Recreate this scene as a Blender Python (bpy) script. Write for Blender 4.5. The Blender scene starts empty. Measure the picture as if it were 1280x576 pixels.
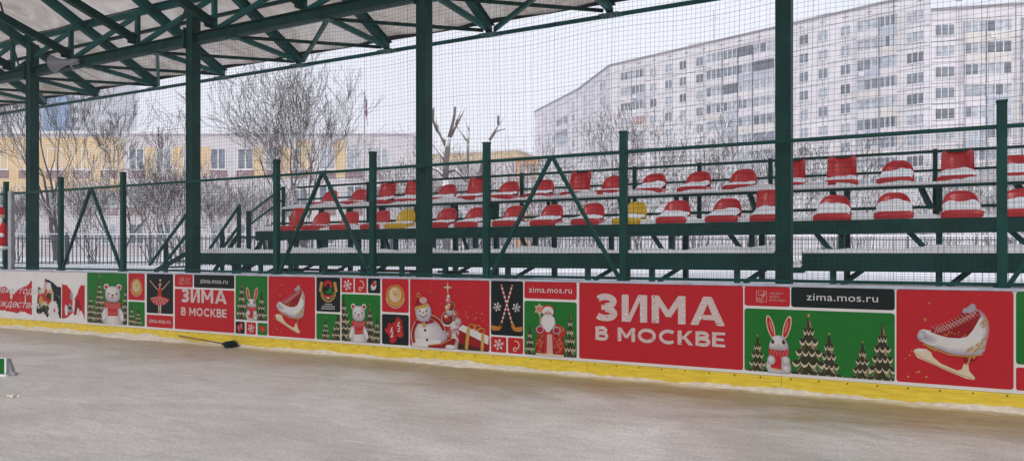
import bpy, bmesh, math, random
from mathutils import Vector, Matrix
R = math.radians
SC = bpy.context.scene
COL = SC.collection
# ------------------------------------------------------------------ camera model (used to measure where things stand)
F, VPX, HY, H = 960.0, -1080.0, 316.0, 1.55
A = math.atan(F/1720.0); SA, CA = math.sin(A), math.cos(A)
def depth_at(px, Y): return F*Y/(SA*(px-VPX))
def X_at(px, Y): return (Y*CA-depth_at(px, Y))/SA
def Z_at(px, py, Y): return H+(HY-py)*depth_at(px, Y)/F
def at(px, py, Y): return Vector((X_at(px, Y), Y, Z_at(px, py, Y)))
def cam_xy(d, lat): return Vector((lat*CA-d*SA, lat*SA+d*CA, 0))
def cam_px(px, d, z=0): v = cam_xy(d, (px-640)/F*d); v.z = z; return v

cam = bpy.data.cameras.new('camera'); co = bpy.data.objects.new('camera', cam); COL.objects.link(co)
co.location = (0, 0, H); co.rotation_euler = (R(90), 0, A)
cam.sensor_width = 36; cam.lens = F/1280*36; cam.shift_y = 28/1280
cam.clip_start = .05; cam.clip_end = 3000
SC.camera = co

# ------------------------------------------------------------------ materials
def nodes_of(name):
    m = bpy.data.materials.new(name); m.use_nodes = True
    nt = m.node_tree; b = nt.nodes['Principled BSDF']
    return m, nt, b
def N(nt, t, **kw):
    n = nt.nodes.new(t)
    for k, v in kw.items():
        if k.startswith('_'): setattr(n, k[1:], v)
        else: n.inputs[k.replace('_', ' ')].default_value = v
    return n
def mat(name, c, rough=.5, metal=0, var=.12, scale=6, bump=0, bscale=40, spec=.4, coat=0):
    m, nt, b = nodes_of(name)
    b.inputs['Roughness'].default_value = rough; b.inputs['Metallic'].default_value = metal
    b.inputs['Specular IOR Level'].default_value = spec
    if coat: b.inputs['Coat Weight'].default_value = coat
    tc = N(nt, 'ShaderNodeTexCoord')
    if var:
        no = N(nt, 'ShaderNodeTexNoise', Scale=scale, Detail=5, Roughness=.6)
        nt.links.new(tc.outputs['Object'], no.inputs['Vector'])
        mx = N(nt, 'ShaderNodeMix', _data_type='RGBA')
        mx.inputs[6].default_value = (*[max(0, x*(1-var)) for x in c], 1)
        mx.inputs[7].default_value = (*[min(1, x*(1+var)) for x in c], 1)
        mr = N(nt, 'ShaderNodeMapRange'); mr.inputs[1].default_value = .3; mr.inputs[2].default_value = .7
        nt.links.new(no.outputs['Fac'], mr.inputs[0]); nt.links.new(mr.outputs[0], mx.inputs[0])
        nt.links.new(mx.outputs[2], b.inputs['Base Color'])
    else: b.inputs['Base Color'].default_value = (*c, 1)
    if bump:
        n2 = N(nt, 'ShaderNodeTexNoise', Scale=bscale, Detail=4)
        nt.links.new(tc.outputs['Object'], n2.inputs['Vector'])
        bp = N(nt, 'ShaderNodeBump', Strength=bump, Distance=.02)
        nt.links.new(n2.outputs['Fac'], bp.inputs['Height']); nt.links.new(bp.outputs[0], b.inputs['Normal'])
    return m
def snowy(name, c, lim=.25, snow=(.82, .83, .86), rough=.8, soft=.25):
    """bark or metal with snow lying on whatever faces up"""
    m, nt, b = nodes_of(name); b.inputs['Roughness'].default_value = rough; b.inputs['Specular IOR Level'].default_value = .2
    g = N(nt, 'ShaderNodeNewGeometry'); s = N(nt, 'ShaderNodeSeparateXYZ'); nt.links.new(g.outputs['Normal'], s.inputs[0])
    no = N(nt, 'ShaderNodeTexNoise', Scale=2.5, Detail=4); tc = N(nt, 'ShaderNodeTexCoord'); nt.links.new(tc.outputs['Object'], no.inputs['Vector'])
    ad = N(nt, 'ShaderNodeMath', _operation='MULTIPLY_ADD'); ad.inputs[1].default_value = .9; nt.links.new(no.outputs['Fac'], ad.inputs[0]); nt.links.new(s.outputs['Z'], ad.inputs[2])
    mr = N(nt, 'ShaderNodeMapRange'); mr.inputs[1].default_value = lim+.45; mr.inputs[2].default_value = lim+.45+soft
    nt.links.new(ad.outputs[0], mr.inputs[0])
    mx = N(nt, 'ShaderNodeMix', _data_type='RGBA'); mx.inputs[6].default_value = (*c, 1); mx.inputs[7].default_value = (*snow, 1)
    nt.links.new(mr.outputs[0], mx.inputs[0]); nt.links.new(mx.outputs[2], b.inputs['Base Color'])
    return m
M = {}
M['steel'] = mat('green painted steel', (.004, .045, .038), .55, spec=.16, var=.3, scale=3, bump=.06, bscale=60)
M['steel2'] = mat('teal painted steel', (.009, .084, .078), .55, spec=.18, var=.3, scale=3)
M['net'] = mat('net cord', (.012, .022, .022), .8, var=0)
M['wire'] = mat('green coated wire', (.01, .035, .03), .6, var=0)
M['board'] = mat('white board plastic', (.56, .54, .53), .5, var=.05, scale=3, spec=.2)
M['cap'] = mat('bluish cap rail', (.36, .38, .45), .35, var=.25, scale=4)
M['red_seat'] = mat('red seat plastic', (.50, .007, .012), .3, var=.15, scale=4, coat=.2)
M['yellow_seat'] = mat('yellow seat plastic', (.62, .38, .004), .3, var=.12, scale=4, coat=.2)
M['snow'] = mat('snow', (.80, .81, .84), .85, var=.05, scale=6, bump=.5, bscale=14, spec=.2)
M['dirty_snow'] = mat('trodden snow', (.66, .61, .52), .85, var=.2, scale=9, bump=.6, bscale=25, spec=.2)
M['galv'] = mat('grey metal', (.35, .36, .38), .4, .6, var=.15)
M['white_metal'] = mat('white frame', (.6, .6, .61), .4, var=.08)
M['horn'] = mat('grey horn plastic', (.22, .22, .235), .5, var=.15)
M['dark'] = mat('dark throat', (.015, .015, .017), .7, var=0)
M['bark'] = snowy('bark with snow', (.085, .07, .065), lim=.2)
M['bark_pale'] = snowy('pale grey bark with snow', (.17, .145, .13), lim=.25)
M['bark_far'] = snowy('twigs with snow', (.085, .058, .052), lim=-.03)
M['wood'] = mat('broom wood', (.20, .125, .07), .6, var=.3, scale=12)
M['bristle'] = mat('green black bristles', (.012, .03, .03), .6, var=.4, scale=30)
M['bristle2'] = mat('teal bristles', (.05, .13, .13), .6, var=.4, scale=30)
M['redboard'] = snowy('dark red plank with snow', (.11, .012, .018), lim=.75)
M['white_paint'] = mat('white paint', (.72, .72, .72), .5, var=.06)
# buildings
M['apt'] = mat('pale panel concrete', (.66, .63, .65), .85, var=.14, scale=.35)
M['apt_joint'] = mat('panel joint', (.24, .225, .235), .9, var=.1)
M['apt_balc'] = mat('balcony panel', (.62, .59, .61), .8, var=.1, scale=1)
M['glass'] = mat('window glass', (.16, .185, .225), .15, var=.4, scale=.9, spec=.5)
M['glass2'] = mat('window glass with curtains', (.36, .385, .43), .3, var=.4, scale=1.3, spec=.5)
M['glass3'] = mat('dark window glass', (.095, .105, .13), .2, var=.3, scale=1, spec=.5)
M['wframe'] = mat('white window frame', (.68, .68, .70), .5, var=.05)
M['sch_y'] = mat('ochre plaster', (.62, .46, .27), .85, var=.1, scale=.8)
M['sch_w'] = mat('white plaster', (.56, .53, .55), .85, var=.08, scale=.6)
M['sch_p'] = mat('brown pink spandrel', (.25, .17, .18), .85, var=.15, scale=3)
M['tower_b'] = mat('blue cladding', (.12, .24, .42), .7, var=.1, scale=.15)
M['tower_g'] = mat('grey cladding', (.52, .53, .57), .8, var=.1, scale=.15)
M['tan'] = mat('tan plaster', (.55, .42, .26), .85, var=.12, scale=.5)
M['brick'] = mat('orange brick', (.52, .27, .12), .85, var=.2, scale=1.5)
M['roofsnow'] = mat('snowy roof', (.70, .70, .74), .9, var=.05)
M['picket'] = mat('grey fence metal', (.11, .125, .15), .5, var=.2)
# print inks
INK = dict(red=(.47, .016, .024), dred=(.26, .01, .014), green=(.012, .155, .022), black=(.012, .022, .021), white=(.66, .64, .62), cream=(.60, .50, .36),
           gold=(.52, .30, .07), fir=(.035, .036, .018), fir2=(.09, .075, .035), lime=(.30, .27, .15), pink=(.55, .22, .2), grey=(.30, .29, .31), skin=(.6, .33, .24),
           orange=(.5, .19, .04), lgrey=(.5, .48, .48), scarf=(.45, .03, .025), blush=(.58, .36, .33), bone=(.66, .56, .42), choc=(.06, .02, .012), lav=(.38, .32, .38))
INK2 = {}
for k, v in INK.items(): INK2[k] = v = tuple(x*(.78 if k in ('red', 'dred', 'scarf') else .78 if k == 'green' else .5 if k == 'black' else .74) for x in v); M['i_'+k] = mat('ink '+k, v, .55, var=.06, scale=8, spec=.12)

def ornament_mat():
    m, nt, b = nodes_of('patterned white lettering'); b.inputs['Roughness'].default_value = .4
    tc = N(nt, 'ShaderNodeTexCoord'); v = N(nt, 'ShaderNodeTexVoronoi', Scale=13, _feature='F1'); v.inputs['Randomness'].default_value = .75
    nt.links.new(tc.outputs['Object'], v.inputs['Vector'])
    mu = N(nt, 'ShaderNodeMath', _operation='MULTIPLY'); mu.inputs[1].default_value = 60; nt.links.new(v.outputs['Distance'], mu.inputs[0])
    si = N(nt, 'ShaderNodeMath', _operation='SINE'); nt.links.new(mu.outputs[0], si.inputs[0])
    mr = N(nt, 'ShaderNodeMapRange'); mr.inputs[1].default_value = -.75; mr.inputs[2].default_value = -.15; nt.links.new(si.outputs[0], mr.inputs[0])
    mx = N(nt, 'ShaderNodeMix', _data_type='RGBA'); mx.inputs[6].default_value = (.30, .085, .085, 1); mx.inputs[7].default_value = (.55, .51, .49, 1)
    nt.links.new(mr.outputs[0], mx.inputs[0]); nt.links.new(mx.outputs[2], b.inputs['Base Color'])
    return m
M['ornament'] = ornament_mat()

def kick_mat():
    m, nt, b = nodes_of('scuffed yellow kick plate'); b.inputs['Roughness'].default_value = .4
    tc = N(nt, 'ShaderNodeTexCoord'); mp = N(nt, 'ShaderNodeMapping'); mp.inputs['Scale'].default_value = (2.2, 1, 14)
    nt.links.new(tc.outputs['Object'], mp.inputs[0])
    n1 = N(nt, 'ShaderNodeTexNoise', Scale=2, Detail=7, Roughness=.7); nt.links.new(mp.outputs[0], n1.inputs['Vector'])
    cr = N(nt, 'ShaderNodeValToRGB'); e = cr.color_ramp.elements
    e[0].position = .34; e[0].color = (.48, .33, .010, 1); e[1].position = .62; e[1].color = (.66, .50, .035, 1)
    k = e.new(.74); k.color = (.68, .62, .30, 1)
    nt.links.new(n1.outputs['Fac'], cr.inputs[0])
    m3 = N(nt, 'ShaderNodeMapping'); m3.inputs['Scale'].default_value = (1.6, 1, 26); m3.inputs['Rotation'].default_value = (0, R(4), 0); nt.links.new(tc.outputs['Object'], m3.inputs[0])
    n3 = N(nt, 'ShaderNodeTexNoise', Scale=3.2, Detail=6, Roughness=.8); nt.links.new(m3.outputs[0], n3.inputs['Vector'])
    r3 = N(nt, 'ShaderNodeMapRange'); r3.inputs[1].default_value = .63; r3.inputs[2].default_value = .72; r3.inputs[4].default_value = .6; nt.links.new(n3.outputs['Fac'], r3.inputs[0])
    x3 = N(nt, 'ShaderNodeMix', _data_type='RGBA'); x3.inputs[7].default_value = (.12, .09, .03, 1); nt.links.new(r3.outputs[0], x3.inputs[0]); nt.links.new(cr.outputs[0], x3.inputs[6])
    nt.links.new(x3.outputs[2], b.inputs['Base Color'])
    return m
M['kick'] = kick_mat()

def membrane_mat():
    m = bpy.data.materials.new('roof membrane'); m.use_nodes = True; nt = m.node_tree; nt.nodes.clear()
    o = N(nt, 'ShaderNodeOutputMaterial'); tc = N(nt, 'ShaderNodeTexCoord')
    n1 = N(nt, 'ShaderNodeTexNoise', Scale=.9, Detail=7, Roughness=.68, Distortion=1.2); nt.links.new(tc.outputs['Object'], n1.inputs['Vector'])
    cr = N(nt, 'ShaderNodeValToRGB'); e = cr.color_ramp.elements
    e[0].position = .35; e[0].color = (.36, .31, .265, 1); e[1].position = .62; e[1].color = (.66, .61, .57, 1)
    nt.links.new(n1.outputs['Fac'], cr.inputs[0])
    d = N(nt, 'ShaderNodeBsdfDiffuse'); t = N(nt, 'ShaderNodeBsdfTranslucent'); mx = N(nt, 'ShaderNodeMixShader'); mx.inputs[0].default_value = .62
    n2 = N(nt, 'ShaderNodeTexNoise', Scale=2.2, Detail=3); nt.links.new(tc.outputs['Object'], n2.inputs['Vector'])
    bp = N(nt, 'ShaderNodeBump', Strength=.5, Distance=.05); nt.links.new(n2.outputs['Fac'], bp.inputs['Height'])
    nt.links.new(bp.outputs[0], d.inputs['Normal'])
    nt.links.new(cr.outputs[0], d.inputs[0]); nt.links.new(cr.outputs[0], t.inputs[0])
    nt.links.new(d.outputs[0], mx.inputs[1]); nt.links.new(t.outputs[0], mx.inputs[2]); nt.links.new(mx.outputs[0], o.inputs[0])
    return m
M['membrane'] = membrane_mat()

def ice_mat():
    m, nt, b = nodes_of('worn rink ice'); L = nt.links.new
    tc = N(nt, 'ShaderNodeTexCoord'); P = tc.outputs['Object']
    def noise(scale, sc, det=6, rough=.6, dist=0, rot=0):
        mp = N(nt, 'ShaderNodeMapping'); mp.inputs['Scale'].default_value = sc; mp.inputs['Rotation'].default_value = (0, 0, R(rot)); L(P, mp.inputs[0])
        n = N(nt, 'ShaderNodeTexNoise', Scale=scale, Detail=det, Roughness=rough, Distortion=dist); L(mp.outputs[0], n.inputs['Vector']); return n.outputs['Fac']
    def ramp(f, a, b_, ca, cb):
        r = N(nt, 'ShaderNodeValToRGB'); e = r.color_ramp.elements; e[0].position = a; e[1].position = b_; e[0].color = (*ca, 1); e[1].color = (*cb, 1); L(f, r.inputs[0]); return r.outputs[0]
    def mix(f, a, c, typ='MIX'):
        x = N(nt, 'ShaderNodeMix', _data_type='RGBA', _blend_type=typ)
        for i, v in ((0, f), (6, a), (7, c)):
            if hasattr(v, 'links'): L(v, x.inputs[i])
            else: x.inputs[i].default_value = v if i == 0 else (*v, 1)
        return x.outputs[2]
    big = noise(.5, (.6, 1, 1), 6, .65, 1.2)
    base = ramp(big, .3, .7, (.51, .482, .452), (.80, .768, .732))
    scr = noise(4, (.55, 2.6, 1), 10, .8, 1.1, -12)
    base = mix(.55, base, ramp(scr, .35, .68, (.55, .53, .51), (1.15, 1.15, 1.16)), 'MULTIPLY')
    scr2 = noise(11, (.25, 3.2, 1), 8, .75, .8, 14)
    base = mix(ramp(scr2, .58, .72, (0, 0, 0), (.5, .5, .5)), base, (.76, .755, .76))
    for ang, sc_, th in ((-24, 1.1, .655), (31, .9, .665), (68, .8, .67)):   # skate cuts and scuffs
        ln = noise(7, (.10*sc_, 5.5, 1), 5, .6, 1.6, ang)
        base = mix(ramp(ln, th, th+.05, (0, 0, 0), (.6, .6, .6)), base, (.88, .855, .82))
    blot = noise(1.5, (.8, 1.2, 1), 7, .7, 1.4)
    base = mix(ramp(blot, .50, .68, (0, 0, 0), (.5, .5, .5)), base, (.42, .40, .375))
    speck = noise(34, (1, 1, 1), 8, .8)
    base = mix(.8, base, ramp(speck, .38, .62, (.60, .59, .58), (1.15, 1.15, 1.15)), 'MULTIPLY')
    # brown trodden dirt along the foot of the boards
    s = N(nt, 'ShaderNodeSeparateXYZ'); L(P, s.inputs[0])
    wob = noise(.9, (.5, 1, 1), 6, .7, 1)
    ad = N(nt, 'ShaderNodeMath', _operation='MULTIPLY_ADD'); L(wob, ad.inputs[0]); ad.inputs[1].default_value = 3.2; L(s.outputs['Y'], ad.inputs[2])
    mr = N(nt, 'ShaderNodeMapRange', _interpolation_type='SMOOTHSTEP'); mr.inputs[1].default_value = 8.5; mr.inputs[2].default_value = 10.1; L(ad.outputs[0], mr.inputs[0])
    mrx = N(nt, 'ShaderNodeMapRange'); mrx.inputs[1].default_value = -13; mrx.inputs[2].default_value = -4; mrx.inputs[3].default_value = .5; mrx.inputs[4].default_value = 1; L(s.outputs['X'], mrx.inputs[0])
    mm = N(nt, 'ShaderNodeMath', _operation='MULTIPLY'); L(mr.outputs[0], mm.inputs[0]); L(mrx.outputs[0], mm.inputs[1])
    dirt = ramp(scr, .3, .7, (.19, .145, .075), (.44, .36, .225))
    base = mix(mm.outputs[0], base, dirt)
    # cream scraped frost hugging the boards
    wob2 = noise(2.6, (.7, 1, 1), 8, .75, .8)
    a2 = N(nt, 'ShaderNodeMath', _operation='MULTIPLY_ADD'); L(wob2, a2.inputs[0]); a2.inputs[1].default_value = .75; L(s.outputs['Y'], a2.inputs[2])
    m2 = N(nt, 'ShaderNodeMapRange', _interpolation_type='SMOOTHSTEP'); m2.inputs[1].default_value = 9.05; m2.inputs[2].default_value = 9.3; m2.inputs[4].default_value = .8; L(a2.outputs[0], m2.inputs[0])
    base = mix(m2.outputs[0], base, (.72, .66, .55))
    L(base, b.inputs['Base Color'])
    rr = N(nt, 'ShaderNodeMapRange'); rr.inputs[1].default_value = .3; rr.inputs[2].default_value = .7; rr.inputs[3].default_value = .30; rr.inputs[4].default_value = .54; L(big, rr.inputs[0])
    L(rr.outputs[0], b.inputs['Roughness']); b.inputs['Specular IOR Level'].default_value = .5
    bp = N(nt, 'ShaderNodeBump', Strength=.22, Distance=.008); L(scr, bp.inputs['Height'])
    b2 = N(nt, 'ShaderNodeBump', Strength=.18, Distance=.004); L(speck, b2.inputs['Height']); L(bp.outputs[0], b2.inputs['Normal'])
    L(b2.outputs[0], b.inputs['Normal'])
    return m
M['ice'] = ice_mat()

# ------------------------------------------------------------------ objects
ORG = {}
def origin(o):
    v = Vector((0, 0, 0))
    while o is not None: v += Vector(o.location); o = o.parent
    return v
def tag(o, label=None, cat=None, group=None, kind=None):
    if label: o['label'] = label
    if cat: o['category'] = cat
    if group: o['group'] = group
    if kind: o['kind'] = kind
    return o
def empty(name, loc, label, cat, group=None):
    o = bpy.data.objects.new(name, None); o.empty_display_size = .2; o.location = loc; COL.objects.link(o)
    return tag(o, label, cat, group)
class MB:
    """collects shapes and links them as ONE mesh object"""
    def __init__(s): s.v = []; s.f = []; s.m = []; s.sm = []
    def add(s, vs, fs, mi=0, smooth=False):
        b = len(s.v); s.v += [tuple(x) for x in vs]
        for f in fs: s.f.append(tuple(b+i for i in f)); s.m.append(mi); s.sm.append(smooth)
    def box(s, lo, hi, mi=0):
        x0, y0, z0 = lo; x1, y1, z1 = hi
        s.add([(x0,y0,z0),(x1,y0,z0),(x1,y1,z0),(x0,y1,z0),(x0,y0,z1),(x1,y0,z1),(x1,y1,z1),(x0,y1,z1)],
              [(0,3,2,1),(4,5,6,7),(0,1,5,4),(1,2,6,5),(2,3,7,6),(3,0,4,7)], mi)
    def bar(s, p, q, w, h=None, mi=0, up=(0,0,1)):
        """rectangular section, w across, h along 'up'"""
        h = h or w; p = Vector(p); q = Vector(q); d = (q-p).normalized(); up = Vector(up)
        if abs(d.dot(up)) > .98: up = Vector((0, 1, 0))
        a = d.cross(up).normalized(); b = a.cross(d).normalized()
        vs = []
        for c in (p, q):
            for i, j in ((-1,-1),(1,-1),(1,1),(-1,1)): vs.append(c+a*(i*w/2)+b*(j*h/2))
        s.add(vs, [(3,2,1,0),(4,5,6,7),(0,1,5,4),(1,2,6,5),(2,3,7,6),(3,0,4,7)], mi)
    def ibeam(s, p, q, w, h, t=.014, mi=0, up=(0,0,1)):
        p = Vector(p); q = Vector(q); d = (q-p).normalized(); up = Vector(up)
        if abs(d.dot(up)) > .98: up = Vector((0, 1, 0))
        a = d.cross(up).normalized(); b = a.cross(d).normalized(); k = h/2-t/2
        s.bar(p+b*k, q+b*k, w, t, mi, b); s.bar(p-b*k, q-b*k, w, t, mi, b); s.bar(p, q, t*1.2, h-2*t, mi, b)
    def tube(s, pts, rs, n=6, mi=0, cap=True):
        pts = [Vector(p) for p in pts]
        if not hasattr(rs, '__len__'): rs = [rs]*len(pts)
        b = len(s.v); up = Vector((.31, .27, .91)); prev = None
        for i, p in enumerate(pts):
            d = (pts[min(i+1, len(pts)-1)]-pts[max(i-1, 0)])
            d = d.normalized() if d.length > 1e-9 else Vector((0, 0, 1))
            if prev is None:
                u = up if abs(d.dot(up)) < .95 else Vector((1, 0, 0))
                a = d.cross(u).normalized()
            else: a = (prev-d*prev.dot(d)); a = a.normalized() if a.length > 1e-6 else d.orthogonal().normalized()
            prev = a; c = d.cross(a)
            for k in range(n):
                t = 2*math.pi*k/n; s.v.append(tuple(p+(a*math.cos(t)+c*math.sin(t))*rs[i]))
        for i in range(len(pts)-1):
            for k in range(n):
                k2 = (k+1) % n; s.f.append((b+i*n+k, b+i*n+k2, b+(i+1)*n+k2, b+(i+1)*n+k)); s.m.append(mi); s.sm.append(n > 4)
        if cap and n > 2:
            s.f.append(tuple(b+k for k in reversed(range(n)))); s.m.append(mi); s.sm.append(False)
            e = b+(len(pts)-1)*n; s.f.append(tuple(e+k for k in range(n))); s.m.append(mi); s.sm.append(False)
    def lathe(s, p, axis, prof, n=20, mi=0):
        """prof: (distance along axis, radius)"""
        ax = Vector(axis).normalized(); a = ax.orthogonal().normalized(); c = ax.cross(a); b = len(s.v); p = Vector(p)
        for t, r in prof:
            for k in range(n):
                g = 2*math.pi*k/n; s.v.append(tuple(p+ax*t+(a*math.cos(g)+c*math.sin(g))*r))
        for i in range(len(prof)-1):
            for k in range(n):
                k2 = (k+1) % n; s.f.append((b+i*n+k, b+i*n+k2, b+(i+1)*n+k2, b+(i+1)*n+k)); s.m.append(mi); s.sm.append(True)
    def blob(s, c, r, mi=0, nu=14, nv=9, jit=0, rnd=random):
        c = Vector(c); vs = []; fs = []
        for j in range(nv+1):
            th = math.pi*j/nv
            for i in range(nu):
                ph = 2*math.pi*i/nu; k = 1+rnd.uniform(-jit, jit)
                vs.append(c+Vector((r[0]*math.sin(th)*math.cos(ph)*k, r[1]*math.sin(th)*math.sin(ph)*k, r[2]*math.cos(th)*k)))
        for j in range(nv):
            for i in range(nu):
                i2 = (i+1) % nu; fs.append((j*nu+i, (j+1)*nu+i, (j+1)*nu+i2, j*nu+i2))
        s.add(vs, fs, mi, True)
    def build(s, name, mats, parent=None, loc=None):
        me = bpy.data.meshes.new(name); o = bpy.data.objects.new(name, me)
        if parent is not None: o.parent = parent; off = origin(parent)
        else: off = Vector(loc) if loc is not None else Vector((0, 0, 0)); o.location = off
        ox, oy, oz = off
        me.from_pydata([(x-ox, y-oy, z-oz) for x, y, z in s.v], [], s.f)
        for m in (mats if isinstance(mats, (list, tuple)) else [mats]): me.materials.append(M[m] if isinstance(m, str) else m)
        me.polygons.foreach_set('material_index', s.m); me.polygons.foreach_set('use_smooth', s.sm); me.update()
        COL.objects.link(o); return o
def bevel(o, w=.006, seg=2):
    m = o.modifiers.new('bevel', 'BEVEL'); m.width = w; m.segments = seg; m.limit_method = 'ANGLE'; m.angle_limit = R(40); return o
def copy_tree(o, parent=None):
    c = o.copy(); COL.objects.link(c)
    if parent is not None: c.parent = parent
    for ch in list(o.children): copy_tree(ch, c)
    return c
ORD = ['first','second','third','fourth','fifth','sixth','seventh','eighth','ninth','tenth','eleventh','twelfth','thirteenth','fourteenth','fifteenth','sixteenth','seventeenth','eighteenth','nineteenth','twentieth']

# ------------------------------------------------------------------ sky and light
w = bpy.data.worlds.new('World'); SC.world = w; w.use_nodes = True; nt = w.node_tree
bg = nt.nodes['Background']; sk = nt.nodes.new('ShaderNodeTexSky'); sk.sky_type = 'NISHITA'; sk.sun_disc = False
SUN_EL, SUN_AZ = R(38), R(150)
sk.sun_elevation = SUN_EL; sk.sun_rotation = SUN_AZ; sk.air_density = 1.5; sk.dust_density = 5; sk.ozone_density = 1
mx = nt.nodes.new('ShaderNodeMix'); mx.data_type = 'RGBA'; mx.inputs[0].default_value = .86
mx.inputs[7].default_value = (7.25, 7.35, 7.95, 1)
nt.links.new(sk.outputs[0], mx.inputs[6])
wtc = nt.nodes.new('ShaderNodeTexCoord'); wn = nt.nodes.new('ShaderNodeTexNoise'); wn.inputs['Scale'].default_value = 2.4; wn.inputs['Detail'].default_value = 5; nt.links.new(wtc.outputs['Generated'], wn.inputs['Vector'])
wr = nt.nodes.new('ShaderNodeValToRGB'); wr.color_ramp.elements[0].position = .3; wr.color_ramp.elements[1].position = .7; wr.color_ramp.elements[0].color = (.90, .91, .94, 1); wr.color_ramp.elements[1].color = (1, 1, 1, 1); nt.links.new(wn.outputs['Fac'], wr.inputs[0])
wm = nt.nodes.new('ShaderNodeMix'); wm.data_type = 'RGBA'; wm.blend_type = 'MULTIPLY'; wm.inputs[0].default_value = 1
nt.links.new(mx.outputs[2], wm.inputs[6]); nt.links.new(wr.outputs[0], wm.inputs[7]); nt.links.new(wm.outputs[2], bg.inputs[0]); bg.inputs[1].default_value = .11
sl = bpy.data.lights.new('sun', 'SUN'); sl.energy = 1.0; sl.angle = R(25); sl.color = (1, .97, .93)
so = bpy.data.objects.new('sun', sl); COL.objects.link(so)
dirv = Vector((math.sin(SUN_AZ)*math.cos(SUN_EL), math.cos(SUN_AZ)*math.cos(SUN_EL), math.sin(SUN_EL)))
so.rotation_euler = dirv.to_track_quat('Z', 'Y').to_euler(); so.location = (0, 0, 60)
SC.view_settings.view_transform = 'Standard'; SC.view_settings.look = 'None'; SC.view_settings.gamma = 1; SC.view_settings.use_curve_mapping = False
SC.view_settings.exposure = .40
SC.cycles.max_bounces = 8; SC.cycles.diffuse_bounces = 5; SC.cycles.transparent_max_bounces = 12; SC.cycles.volume_bounces = 1
# ================================================================== the setting
rnd = random.Random(4)
m = MB(); m.box((-60, -34, -.3), (40, 9.3, 0)); tag(m.build('rink_ice', 'ice'), kind='structure')
# outer ground, snow covered, one sheet that reaches the horizon
m = MB(); g = []
xs = [-440,-300,-200,-110]+[-80+i*2.5 for i in range(53)]+[90,200,300,440]; ys = [9.3,9.8,10.6,12,14,16]+[18+i*3 for i in range(24)]+[110,160,260,330,400]
vs = [(x, y, 1.13+(0 if y < 10 else rnd.uniform(-.06, .08)) if y < 80 else 1.1) for y in ys for x in xs]
m.add(vs, [(j*len(xs)+i, j*len(xs)+i+1, (j+1)*len(xs)+i+1, (j+1)*len(xs)+i) for j in range(len(ys)-1) for i in range(len(xs)-1)], 0, True)
m.add([(-60,9.3,1.13),(40,9.3,1.13),(40,9.3,-.3),(-60,9.3,-.3)], [(0,1,2,3)])
tag(m.build('snow_ground', 'snow'), kind='structure')
m = MB(); m.box((-440, -36, -.45), (440, 9.29, -.31)); tag(m.build('ground', 'dirty_snow'), kind='structure')

# scraped snow lying along the foot of the boards
m = MB(); n = 520; prof = []
ph = [rnd.uniform(0, 6) for _ in range(6)]
for i in range(n+1):
    x = -26+31*i/n
    a = .5+.5*math.sin(x*1.3+ph[0])*math.sin(x*.47+ph[1])+.35*math.sin(x*5.1+ph[2])*math.sin(x*2.3+ph[3])+rnd.uniform(-.15, .15)
    a = max(-.2, a-.1); hgt = max(.003, .012+.045*a+(.02 if x < -11 else 0)*max(0, a)+rnd.uniform(-.006, .008)); wd = max(.02, .06+.16*a+(.10 if x < -11 else 0)+rnd.uniform(-.01, .012))
    prof.append((x, hgt, wd))
vs = []
for x, hh, wd in prof: vs += [(x, 8.984, hh), (x, 8.984-wd*.4, hh*.75), (x, 8.984-wd, .001)]
m.add(vs, [(3*i+k, 3*i+k+3, 3*i+k+4, 3*i+k+1) for i in range(n) for k in range(2)], 0, True)
tag(m.build('scraped_snow', 'dirty_snow'), 'thin bank of scraped dirty snow along the foot of the yellow kick plate', 'snow', kind='stuff')

# ================================================================== rink boards
BY = 9.0
board = empty('rink_board', (-6, BY, 0), 'long white rink board with printed winter panels and a yellow kick plate', 'rink board')
seams = [X_at(735, BY)+2.36*i for i in range(-9, 4)]
seams = [-26]+[s for s in seams if s > -25.5]+[5.2]
for a, b in zip(seams, seams[1:]):
    m = MB(); m.box((a+.0015, BY, .1685), (b-.0015, BY+.09, 1.17)); m.build('board_panel', 'board', board)
    m = MB(); m.box((a+.002, BY-.014, 0), (b-.002, BY+.08, .166)); 
    x = a+.1
    while x < b-.05:
        m.lathe((x, BY-.0145, .145), (0, -1, 0), [(0, .009), (.003, .008), (.003, 0)], 8, 1); x += .29
    m.build('kick_plate', ['kick', 'dark'], board)
m = MB(); m.box((-26, BY-.012, 1.1705), (5.2, BY+.11, 1.2)); bevel(m.build('cap_rail', 'cap', board), .006)

# ================================================================== spectator fence on the boards
FY = 9.15
FX = [-15.59+2.016*k for k in range(-4, 11)]
fence = empty('mesh_fence', (-6, FY, 1.13), 'dark green steel fence with square posts and inverted V braces behind the rink boards', 'fence')
for k, x in enumerate(FX):
    if k in (6, 11): continue
    m = MB(); m.box((x-.045, FY-.04, 1.135), (x+.045, FY+.04, 3.06)); m.box((x-.05, FY-.045, 3.06), (x+.05, FY+.045, 3.085))
    m.box((x-.075, FY-.06, 1.201), (x+.075, FY+.06, 1.213)); bevel(m.build('post', 'steel', fence), .004)
m = MB()
KX = [x for k, x in enumerate(FX) if k not in (6, 11)]
for a, b in zip(KX, KX[1:]): m.box((a+.045, FY-.02, 2.80), (b-.045, FY+.02, 2.84))
m.build('top_rail', 'steel', fence)
m = MB()
for a, b in zip(KX, KX[1:]): m.box((a+.045, FY-.02, 1.215), (b-.045, FY+.02, 1.25))
m.build('bottom_rail', 'steel', fence)
for k in (4, 7, 9, 12):
    a, b = FX[k], FX[k+1]; c = (a+b)/2
    m = MB(); m.bar((a+.06, FY, 1.23), (c-.02, FY, 2.80), .045, .045); m.build('brace', 'steel', fence)
    m = MB(); m.bar((b-.06, FY, 1.23), (c+.02, FY, 2.80), .045, .045); m.build('brace', 'steel', fence)
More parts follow.
